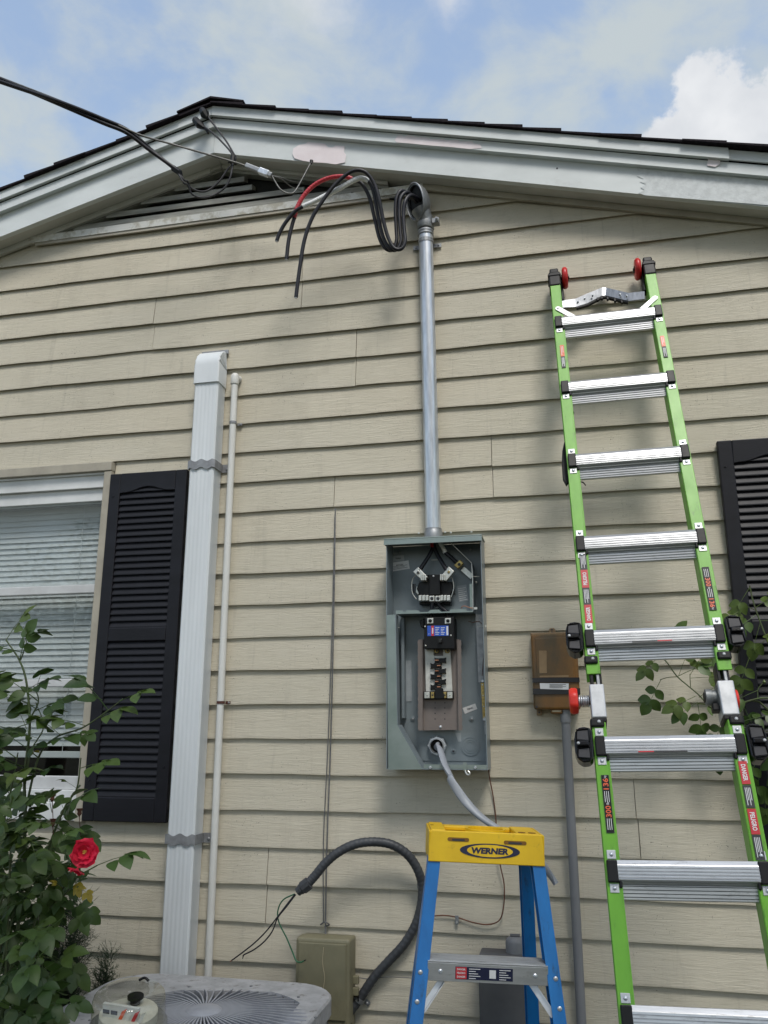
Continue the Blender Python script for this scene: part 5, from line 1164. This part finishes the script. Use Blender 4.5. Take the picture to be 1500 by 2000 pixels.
# warning sticker on the upper step
y = fy_(STEPS[0]); z1 = STEPS[0]-.008; z0_ = STEPS[0]-.038
sk = sbox(-.086, .066, y-.0052, y-.0043, z0_, z1).build('sticker', m_navy, stl)
sbox(-.085, -.056, y-.0058, y-.0053, z0_+.001, z1-.001).build('sticker_panel', m_redl, sk)
xd, yd = Rm @ V((1, 0, 0)), Rm @ V((0, 0, 1))
for i, tx in enumerate(('DANGER', 'PELIGRO', 'DANGER')): text(tx, .0048, SP(-.0705, y-.0062, z1-.006-i*.0088), xd, yd, m_wprint, sk, bold=.02, width=.022)
for cx_ in (-.050, .030):
    for k in range(5): sbox(cx_, cx_+.030-((k*5) % 3)*.006, y-.0057, y-.0053, z1-.0052-k*.0056, z1-.0036-k*.0056).build('print_line', m_wprint, sk)
sbox(.004, .021, y-.0057, y-.0053, z0_+.005, z1-.005).build('blank_square', m_wprint, sk)

# ------------------------------------------------------------------ air conditioner
AX0, AX1, AY0, AY1, AZ = -1.500, -.752, -1.010, -.268, .70
ac = thing('air_conditioner', 'grey outdoor air conditioner with round fan guard below the downspout', 'air conditioner', ((AX0+AX1)/2, (AY0+AY1)/2, 0))
def rrect(x0, x1, y0, y1, r, n=7):
    P = []
    for (cx, cy, a) in ((x1-r, y1-r, 0), (x0+r, y1-r, 90), (x0+r, y0+r, 180), (x1-r, y0+r, 270)):
        for k in range(n+1): t = RAD(a+90*k/n); P.append((cx+r*math.cos(t), cy+r*math.sin(t)))
    return P
ACX, ACY = -1.045, -.665; GR = .290
O = rrect(AX0, AX1, AY0, AY1, .145); nO = len(O)
I = []
for (x, y) in O:
    t = math.atan2(y-ACY, x-ACX); I.append((ACX+GR*math.cos(t), ACY+GR*math.sin(t)))
vs = [(x, y, AZ-.006) for x, y in O]+[(ACX+(x-ACX)*.985, ACY+(y-ACY)*.985, AZ) for x, y in O]+[(x, y, AZ+.004) for x, y in I]+[(x, y, AZ-.05) for x, y in I]+[(x, y, AZ-.05) for x, y in O]
fs = []
for k in range(nO):
    k2 = (k+1) % nO
    for a, b in ((0, 1), (1, 2), (2, 3), (4, 0)): fs.append((a*nO+k, a*nO+k2, b*nO+k2, b*nO+k))
M().add(vs, fs).build('top_pan', m_ac, ac, smooth=30)
O2 = rrect(AX0+.012, AX1-.012, AY0+.012, AY1-.012, .135)
vs = [(x, y, .06) for x, y in O2]+[(x, y, AZ-.0505) for x, y in O2]
M().add(vs, [(k, (k+1) % nO, nO+(k+1) % nO, nO+k) for k in range(nO)]).build('coil_wall', m_ac, ac, smooth=30)
for i in range(18): 
    z = .10+i*.030; M().add([(x+(x-ACX)*.012, y+(y-ACY)*.012, z+dz) for dz in (0, .010) for x, y in O2], [(k, (k+1) % nO, nO+(k+1) % nO, nO+k) for k in range(nO)]).build('louvre', m_ac, ac, smooth=30)
M().prism([(x, y, .0) for x, y in rrect(AX0-.03, AX1+.03, AY0-.03, AY1+.03, .05, 3)], (0, 0, .06)).build('pad', m_found, ac)
fin = None
for k in range(60):
    t = 2*math.pi*k/60
    if fin is None:
        mm = M(); P = []
        for i in range(6):
            q = i/5; r_ = .048+(GR-.051)*q; z = AZ+.026-.024*q*q; tw = .10*q
            P.append((r_, z, tw))
        vs = []
        for (r_, z, tw) in P:
            for (dn, dz) in ((-.0022, 0), (.0022, 0), (.0046, -.024), (.0012, -.024)):
                vs.append((r_*math.cos(tw)-dn*math.sin(tw), r_*math.sin(tw)+dn*math.cos(tw), z+dz))
        fs = [(3, 2, 1, 0), (20, 21, 22, 23)]
        for i in range(5):
            for j in range(4): fs.append((i*4+j, i*4+(j+1) % 4, i*4+4+(j+1) % 4, i*4+4+j))
        fin = mm.add(vs, fs).mesh('guard_rib'); fin.materials.append(m_acfin)
    o = bpy.data.objects.new('guard_rib', fin); C.objects.link(o); o.parent = ac; o.location = V((ACX, ACY, 0))-V(ac.location); o.rotation_euler = (0, 0, t)
M().lathe((ACX, ACY, AZ), (0, 0, 1), [(.050, 0), (.050, .026), (.044, .031), (.02, .034), (.002, .034)], 28).build('hub', m_acfin, ac, smooth=40)
M().lathe((ACX, ACY, AZ-.09), (0, 0, 1), [(GR-.002, 0), (GR-.002, .001)], 28).build('fan_well', m_dark, ac)
for k in range(4):
    t = k*math.pi/2+.4; a = V((math.cos(t), math.sin(t), 0)); b = V((-math.sin(t), math.cos(t), 0))
    M().hexa([V((ACX, ACY, AZ-.075))+a*r_+b*q+V((0, 0, dz+q*.12)) for dz in (0, .003) for r_, q in ((.05, -.04), (.26, -.09), (.27, .07), (.05, .04))]).build('fan_blade', m_galvd, ac)

random.seed(31)
for k in range(10):
    t = 2*math.pi*k/10+.25; x, y = ACX+(GR+.022)*math.cos(t), ACY+(GR+.022)*math.sin(t)
    M().lathe((x, y, AZ+.0036), (0, 0, 1), [(.005, 0), (.005, .002), (.002, .0035)], 8).build('screw', m_galvd, ac)
# ------------------------------------------------------------------ glass electric meter lying on the unit
mc = V((-1.172, -.855, AZ+.012))
mt = thing('electric_meter', 'clear glass electricity meter standing on the air conditioner', 'meter', mc)
zz = V((.08, -.20, 1)).normalized(); mx_ = V((1, 0, 0)); mx_ = (mx_-zz*mx_.dot(zz)).normalized(); my_ = zz.cross(mx_)
mc = mc+V((0, 0, .020))
M().lathe(mc, zz, [(.060, -.005), (.088, -.004), (.089, .012), (.084, .016)], 30).build('base', m_galvd, mt, smooth=40)
M().lathe(mc, zz, [(.083, .0165), (.084, .03), (.083, .070), (.080, .082), (.074, .088), (.045, .0905), (.004, .091)], 36, False).build('glass_cover', m_meterglass, mt, smooth=60)
M().lathe(mc, zz, [(.066, .0162), (.066, .040), (.056, .044), (.002, .044)], 24).build('meter_works', m_buscase, mt, smooth=40)
M().lathe(mc+mx_*.0+my_*.03, zz, [(.012, .0445), (.012, .058), (.019, .059), (.019, .065), (.002, .066)], 20).build('register', m_black, mt, smooth=40)
M().obox(mc+zz*.060+my_*-.035, mx_*.045, my_*.004, zz*.016).build('nameplate', m_wpaper, mt)
for i, m_ in enumerate((m_orange, m_wprint, m_redl, m_wprint)): M().obox(mc+zz*(.055)+mx_*(.005+i*.016)+my_*-.0405, mx_*.006+zz*.004, my_*.0004, zz*.014+mx_*.006).build('printed_stripe', m_, mt)
for x in (-.035, -.015): M().obox(mc+zz*.058+mx_*x+my_*-.0405, mx_*.008, my_*.0004, zz*.005).build('dial_window', m_print, mt)
M().tube(spline([mc+zz*.092+mx_*(-.004)+my_*.052, mc+zz*.098+mx_*.008+my_*.056, mc+zz*.093+mx_*.020+my_*.054], 4), .0035, 6).build('seal', m_black, mt)

mt.scale = (1.12, 1.12, 1.02)

# ------------------------------------------------------------------ plants
def leaflet(m, o, d, nrm, ln, wd, fold=.25):
    curl = random.uniform(.08, .48); fold = random.uniform(.05, .34); sk = random.uniform(-.12, .12)
    d = d.normalized(); s = d.cross(nrm).normalized(); n_ = s.cross(d)
    prof = ((0, .0), (.06, .40), (.19, .78), (.38, .98), (.58, .92), (.77, .62), (.91, .28), (1, 0)); vs = []
    for q, w_ in prof:
        c = o+d*(ln*q)-n_*(ln*curl*q*q)+s*(ln*sk*q*q); vs += [c+s*(wd*w_*.5)+n_*(wd*w_*.5*fold), c, c-s*(wd*w_*.5)+n_*(wd*w_*.5*fold)]
    fs = []
    for i in range(7): fs += [(i*3, i*3+1, i*3+4, i*3+3), (i*3+1, i*3+2, i*3+5, i*3+4)]
    m.add(vs, fs)
def compound(nl, sc):
    m = M(); X, Yv, Zv = V((1, 0, 0)), V((0, 1, 0)), V((0, 0, 1)); L = .085*sc
    m.tube([(0, 0, 0), (L*.5, 0, -.004*sc), (L, 0, -.012*sc)], [.0013*sc, .0010*sc, .0007*sc], 4)
    leaflet(m, V((L, 0, -.012*sc)), V((1, random.uniform(-.1, .1), -.3)), Zv, .052*sc, .040*sc)
    for q, k in ((.88, 1.), (.45, .82))[:(nl-1)//2]:
        for s in (-1, 1): leaflet(m, V((L*q, 0, -.008*sc)), V((.55, s*1., -.25+random.uniform(-.15, .15))), V((0, -s*.2, 1)), .048*sc*k, .036*sc*k)
    return m.mesh('leaf', smooth=60)
LEAFS = [compound(5, 1.0), compound(5, 1.1), compound(3, .95), compound(5, .85), compound(7 if False else 5, 1.2), compound(3, 1.15), compound(5, .7), compound(5, 1.0), compound(3, .8)]
def place_leaf(parent, p, d, up, me, m, sc=1.):
    d = d.normalized(); s = up.cross(d)
    s = s.normalized() if s.length > 1e-4 else d.orthogonal().normalized(); u = d.cross(s)
    k = (me.name, m.name)
    if k not in LM:
        me2 = me.copy(); me2.materials.clear(); me2.materials.append(m); LM[k] = me2
    o = bpy.data.objects.new('leaf', LM[k]); C.objects.link(o); o.parent = parent
    q = p-root_loc(parent)
    o.matrix_basis = Matrix(((d.x*sc, s.x*sc, u.x*sc, q.x), (d.y*sc, s.y*sc, u.y*sc, q.y), (d.z*sc, s.z*sc, u.z*sc, q.z), (0, 0, 0, 1)))
LM = {}
def rnd(a): return V((random.uniform(-a, a), random.uniform(-a, a), random.uniform(-a, a)))
def cane(parent, P, r0, r1, step=.055, lm=m_leaf, start=.15, sc=1., tip=m_leafy):
    sp = spline(P, 6); n = len(sp); M().tube(sp, [r0+(r1-r0)*i/(n-1) for i in range(n)], 6).build('cane', m_cane, parent, smooth=60)
    acc = 0; side = random.choice((-1, 1)); tot = sum((sp[i]-sp[i-1]).length for i in range(1, n)); run = 0
    for i in range(1, n):
        run += (sp[i]-sp[i-1]).length; acc += (sp[i]-sp[i-1]).length
        if acc > step and run/tot > start:
            acc = 0; side *= -1; t = (sp[i]-sp[i-1]).normalized()
            d = t*.5+V((side*.8, -.5+random.uniform(-.5, .5), .1))+rnd(.3); up = V((0, -.45, 1))+rnd(.35)
            ye = random.random() < .05; mm = tip if run/tot > .93 else (m_leafyel if ye else lm)
            place_leaf(parent, sp[i], d, up, random.choice(LEAFS), mm, sc*(.45 if ye else random.uniform(.95, 1.3)))
random.seed(21)
rose = thing('rose_bush', 'leafy rose bush with a red bloom in front of the left window', 'bush', (-1.78, -.66, 0))
Yr = -.62
g0 = V((-1.80, -.66, 0))
def A(u, v, Y=Yr): return at(u, v, Y)
cane(rose, [g0, A(20, 1900), A(48, 1640), A(48, 1520), A(58, 1420), A(52, 1335), A(38, 1290), A(12, 1250)], .0065, .0025, .042, start=.55)
cane(rose, [A(46, 1600), A(75, 1480), A(110, 1440), A(160, 1422), A(205, 1392), A(240, 1365)], .004, .0018, .040, start=.2, tip=m_leafy)
cane(rose, [g0+V((.08, .05, 0)), A(70, 1850), A(90, 1680), A(125, 1580), A(150, 1540), A(158, 1480)], .0055, .002, .045, start=.5)
cane(rose, [g0+V((-.05, .0, 0)), A(-20, 1800), A(5, 1620), A(22, 1540), A(35, 1470)], .006, .002, .045, start=.5)
cane(rose, [A(55, 1410), A(75, 1370), A(66, 1340)], .003, .0015, .03, start=.1)
cane(rose, [A(40, 1290), A(50, 1262), A(52, 1248)], .0025, .0012, .025, start=.1)
cane(rose, [A(45, 1560), A(60, 1470), A(85, 1420), A(70, 1372)], .003, .0015, .04, start=.3)
cane(rose, [A(60, 1850), A(105, 1760), A(140, 1720), A(190, 1690)], .004, .002, .035, start=.3)
cane(rose, [A(60, 1750), A(120, 1690), A(150, 1690)], .004, .002, .04, start=.3)
cane(rose, [A(0, 1450), A(25, 1425), A(60, 1412)], .0025, .0015, .05, start=.3)
# fill of the lower bush
lim = [(1540, 60), (1580, 120), (1620, 150), (1680, 175), (1730, 165), (1770, 140), (1850, 115), (1900, 95), (2060, 90)]
def limu(v):
    for (v0, a), (v1, b) in zip(lim[:-1], lim[1:]):
        if v0 <= v <= v1: return a+(b-a)*(v-v0)/(v1-v0)
    return 60
cnt = 0
while cnt < 150:
    v = 1555+500*random.random()**1.0; u = random.uniform(-70, limu(v)); Y = random.uniform(-.92, -.42)
    u2 = u
    d = V((random.uniform(-.6, 1), random.uniform(-1, .2), random.uniform(-.5, .5))); up = V((random.uniform(-.5, .5), -.55, .9))
    p = at(u2, v, Y)
    if p.z < .1: continue
    r = random.random(); place_leaf(rose, p, d, up, random.choice(LEAFS), m_leaf if r > .14 else (m_leafy if r > .015 else m_leafyel), random.uniform(.85, 1.2)*(.5 if r <= .015 else 1)); cnt += 1
for k in range(16):
    u, v = random.uniform(-50, 120), random.uniform(1620, 1800); p = at(u, v, random.uniform(-.8, -.5)); q = V((-1.8+random.uniform(-.2, .25), -.66+random.uniform(-.15, .15), 0))
    M().tube(spline([q, (p+q)/2+rnd(.06), p], 5), .0035, 5).build('cane', m_cane, rose)
# inner twiggy mass behind the leaves, too fine to count
m = M()
for k in range(280):
    v = random.uniform(1640, 2150); u = random.uniform(-110, limu(min(v, 2050))-25); p = at(u, v, random.uniform(-.60, -.25))
    if p.z < .03: continue
    for j in range(3): leaflet(m, p+rnd(.03), rnd(1), V((0, -.5, 1))+rnd(.6), random.uniform(.035, .05), .03)
o = m.build('inner_foliage', m_leaf, rose); o['kind'] = 'stuff'
# blooms
def bloom(c, r, look, parent, npet=(6, 8, 7)):
    look = look.normalized(); a = look.orthogonal().normalized(); b = look.cross(a)
    fl = M().lathe(c, look, [(r*.10, -.10*r), (r*.22, 0), (r*.2, .12*r)], 10).build('flower', m_petal, parent)
    for layer, n in enumerate(npet):
        for k in range(n):
            t = 2*math.pi*(k+.35*layer)/n+random.uniform(-.2, .2); rad = a*math.cos(t)+b*math.sin(t); tan = look.cross(rad)
            tilt = (.15, .5, .95)[layer]; rr = r*(1.0, .86, .62)[layer]*random.uniform(.9, 1.1); m = M(); vs = []
            for i in range(6):
                q = i/5; w_ = rr*.62*(math.sin(min(1, q*1.12)*math.pi*.62)); c_ = c+rad*(rr*(.1+.9*q)*math.cos(tilt*.8))+look*(rr*(q*math.sin(tilt)*.7+.10*q*q))
                for j in (-1, -.5, 0, .5, 1): vs.append(c_+tan*(w_*j)+look*(rr*.14*(j*j)*q)+rad*(-rr*.10*j*j*q)+look*random.uniform(-.05, .05)*r*2*q+rad*random.uniform(-.05, .05)*r*q)
            fs = [(i*5+j, i*5+j+1, i*5+6+j, i*5+5+j) for i in range(5) for j in range(4)]
            m.add(vs, fs).build('petal', m_petal, fl, smooth=60)
    m = M()
    for k in range(16):
        t = random.uniform(0, 6.28); q = random.uniform(.02, .16)*r; p = c+(a*math.cos(t)+b*math.sin(t))*q+look*r*.2; m.tube([p, p+look*r*.16], .0012, 4)
    m.build('stamens', m_stamen, fl)
bloom(at(166, 1666, -.88), .036, V((.45, -1, .25)), rose)
bloom(at(151, 1698, -.84), .024, V((-.3, -.3, -.9)), rose, (4, 4))
M().tube(spline([at(100, 1780, -.62), at(140, 1730, -.64), at(150, 1700, -.80), at(163, 1672, -.86)], 5), .002, 6).build('cane', m_cane, rose)
for (u, v) in ((102, 1562), (155, 1590), (103, 1610)): M().lathe(at(u, v, -.66), (0, 0, 1), [(.001, -.008), (.007, 0), (.006, .008), (.011, .016), (.001, .012)], 7).tube([at(u, v, -.66), at(u+2, v+45, -.65)], .0012, 4).build('dried_bud', m_dead, rose)

# feathery plants by the foundation
def feather(name, label, base, tips, dens, ln):
    root = thing(name, label, 'plant', base); m = M(); f = M()
    for tp in tips:
        sp = spline([base+rnd(.02)*V((1, 1, 0)).x if False else base, (base+tp)/2+rnd(.04), tp], 10); m.tube(sp, [.003-.0022*i/(len(sp)-1) for i in range(len(sp))], 5)
        for i, p in enumerate(sp[3:]):
            for k in range(dens):
                d = rnd(1); d.z = abs(d.z)*.9+.15; d.normalize(); q = p+rnd(.015); L_ = ln*random.uniform(.5, 1.1)
                e = q+d*L_; s = d.orthogonal().normalized()*.0008; f.add([q-s, q+s, e+s*.4, e-s*.4], [(0, 1, 2, 3)])
                for j in range(5):
                    q2 = q+d*(L_*random.uniform(.25, .95)); d2 = (d+rnd(1.1)).normalized()*ln*.32; s2 = d2.orthogonal().normalized()*.0007
                    f.add([q2-s2, q2+s2, q2+d2+s2*.3, q2+d2-s2*.3], [(0, 1, 2, 3)])
    m.build('stem', m_cane, root); o = f.build('foliage', m_fern, root); o['kind'] = 'stuff'
b0 = V((-1.78, -.30, 0))
feather('feathery_plant', 'dark feathery fern-like plant growing behind the rose bush', b0, [at(145, 1765, -.30), at(120, 1800, -.28), at(150, 1835, -.3), at(95, 1780, -.3), at(140, 1890, -.28), at(110, 1870, -.3), at(120, 1940, -.3), at(70, 1810, -.28), at(60, 1850, -.3), at(152, 1800, -.3)], 26, .075)
b1 = V((-1.63, -.22, 0))
feather('small_feathery_plant', 'small feathery plant sprouting between the rose bush and the meter', b1, [at(212, 1868, -.22), at(205, 1890, -.22), at(196, 1920, -.22), at(185, 1950, -.22), at(215, 1915, -.22)], 20, .050)

# rose canes at the right, by the black shutter
rr = thing('climbing_rose', 'sparse young rose canes reaching across the right shutter behind the ladder', 'bush', (.86, -.30, 0))
Yq = -.16
def B_(u, v, Y=Yq): return at(u, v, Y)
g1 = V((.88, -.30, 0))
def Rz(x, y, Y=Yq): return at(1250+x/4.348, 1100+y/4.348, Y)
def leafs(P, big=1.0, mt_=m_leaf):
    for (x, y, dx, dy) in P:
        p = Rz(x, y); d = RT*dx-UP*dy+V((0, -.25, 0)); place_leaf(rr, p, d, V((0, -.8, .7))+rnd(.3), LEAFS[2] if random.random() < .5 else LEAFS[0], mt_, big*random.uniform(.85, 1.1))
M().tube(spline([g1, V((.80, -.25, .7)), B_(1520, 1420), Rz(800, 1210), Rz(690, 1240), Rz(600, 1220), Rz(490, 1110), Rz(400, 1035), Rz(310, 955), Rz(235, 850), Rz(170, 780)], 6), [.005]*12+[.0035]*20+[.0022]*29, 6).build('cane', m_cane, rr, smooth=60)
M().tube(spline([Rz(310, 965), Rz(240, 970), Rz(170, 990)], 5), .0014, 5).build('cane', m_cane, rr)
M().tube(spline([Rz(430, 1050), Rz(425, 980), Rz(425, 940)], 5), .0014, 5).build('cane', m_cane, rr)
M().tube(spline([g1+V((.02, 0, 0)), V((.86, -.2, .9)), B_(1520, 1300), Rz(1080, 650), Rz(1010, 470), Rz(960, 320), Rz(930, 190)], 6), [.0045]*18+[.0025]*19, 6).build('cane', m_cane, rr, smooth=60)
M().tube(spline([Rz(980, 400), Rz(900, 365), Rz(840, 360)], 5), .0014, 5).build('cane', m_cane, rr)
M().tube(spline([Rz(830, 1200), Rz(1000, 1150), Rz(1120, 1145)], 5), .0026, 6).build('cane', m_cane, rr)
M().tube(spline([Rz(1000, 1150), Rz(1003, 1070), Rz(1050, 1010)], 5), .0015, 5).build('cane', m_cane, rr)
M().tube(spline([Rz(860, 1390), Rz(980, 1440), Rz(1110, 1500)], 5), .0028, 6).build('cane', m_cane, rr)
leafs([(170, 785, -.6, .5), (200, 770, .4, -.8), (330, 950, .3, -.9), (320, 960, .9, -.5), (180, 985, -.5, .9), (425, 950, .5, -.9), (430, 975, 1, -.1), (470, 1130, -.8, .3), (490, 1180, -.9, .5), (490, 1190, .9, .1), (490, 1190, .15, 1), (500, 1140, .6, -.5)], .95, m_leafy)
leafs([(935, 200, -.5, .7), (900, 365, -.8, .5), (985, 440, -.8, .5), (1015, 490, .9, -.1), (1020, 510, -.3, .9), (980, 380, .7, -.6), (930, 800, -.4, .9), (960, 760, .5, -.7)], 1.0, m_leafy)
leafs([(1000, 1080, -.9, .3), (870, 1200, .4, .8), (880, 1340, .9, -.3), (860, 1340, .5, .5), (1000, 1450, .8, -.3), (1050, 1480, .5, .6), (700, 1300, -.3, .9), (690, 1400, -.2, .9), (1030, 1700, -.2, .9), (1060, 1560, .4, .8), (1000, 1650, -.4, .8), (1050, 1420, .6, -.5), (1060, 1900, 0, 1), (1090, 1760, .3, .8)], 1.05)
M().lathe(Rz(1055, 1010), (0, 0, 1), [(.001, -.006), (.006, 0), (.001, .008)], 7).build('bud', m_leafy, rr)

# ------------------------------------------------------------------ tree across the yard (mirrored in the window glass)
tree = thing('yard_tree', 'broad green tree across the yard seen only as a reflection in the window', 'tree', (-12.5, -16, 0))
tb = V((-12.5, -16, 0)); M().tube([tb, tb+V((.1, 0, 1.6)), tb+V((.2, .1, 3.2)), tb+V((.1, .2, 4.6))], [.26, .2, .16, .08], 10).build('trunk', m_bark, tree, smooth=60)
m = M(); lobes = [(V((random.uniform(-1.9, 1.9), random.uniform(-1.6, 1.6), 4.3+random.uniform(-1.2, 1.9))), random.uniform(.7, 1.2)) for _ in range(16)]
for c_, r_ in lobes:
    for k in range(300):
        d = rnd(1)
        if d.length < .01: continue
        p = tb+c_+d.normalized()*r_*random.random()**.4; n_ = rnd(1); leaflet(m, p, rnd(1), V((0, 0, 1))+rnd(.5), .12, .08)
o = m.build('crown', m_treeleaf, tree)
mb = M()
for c_, r_ in lobes[:9]: mb.tube([tb+V((.15, .1, 2.8)), tb+c_*.6+V((0, 0, 1.2)), tb+c_], [.08, .05, .02], 6)
mb.build('limb', m_bark, tree)

# big unseen tree added behind the camera so its crown shades the lower wall
added_tree = thing('added_shade_tree', 'large spreading tree added unseen behind the viewer to shade the lower wall', 'tree', (2.2, -7.3, 0))
tb = V((2.2, -7.3, 0)); M().tube([tb, tb+V((0, 0, .4)), tb+V((-.1, .1, 2.0)), tb+V((-.2, .3, 3.8)), tb+V((-.1, .3, 6.4))], [.42, .30, .25, .20, .10], 12).build('trunk', m_bark, added_tree, smooth=60)
m = M(); lobes = []
random.seed(5)
for k in range(34):
    lobes.append((V((random.uniform(-4.2, 3.0), random.uniform(-1.8, 2.9), random.uniform(5.0, 8.0))), random.uniform(.75, 1.2)))
for c_, r_ in lobes:
    for k in range(250):
        d = rnd(1)
        if d.length < .01: continue
        leaflet(m, tb+c_+d.normalized()*r_*random.random()**.4, rnd(1), V((0, 0, 1))+rnd(.5), .17, .11)
m.build('crown', m_treeleaf, added_tree)
for c_, r_ in lobes[:12]: M().tube([tb+V((-.15, .2, 3.2)), tb+V((c_.x*.5, c_.y*.5, 5.0)), tb+c_], [.11, .07, .02], 6).build('limb', m_bark, added_tree)
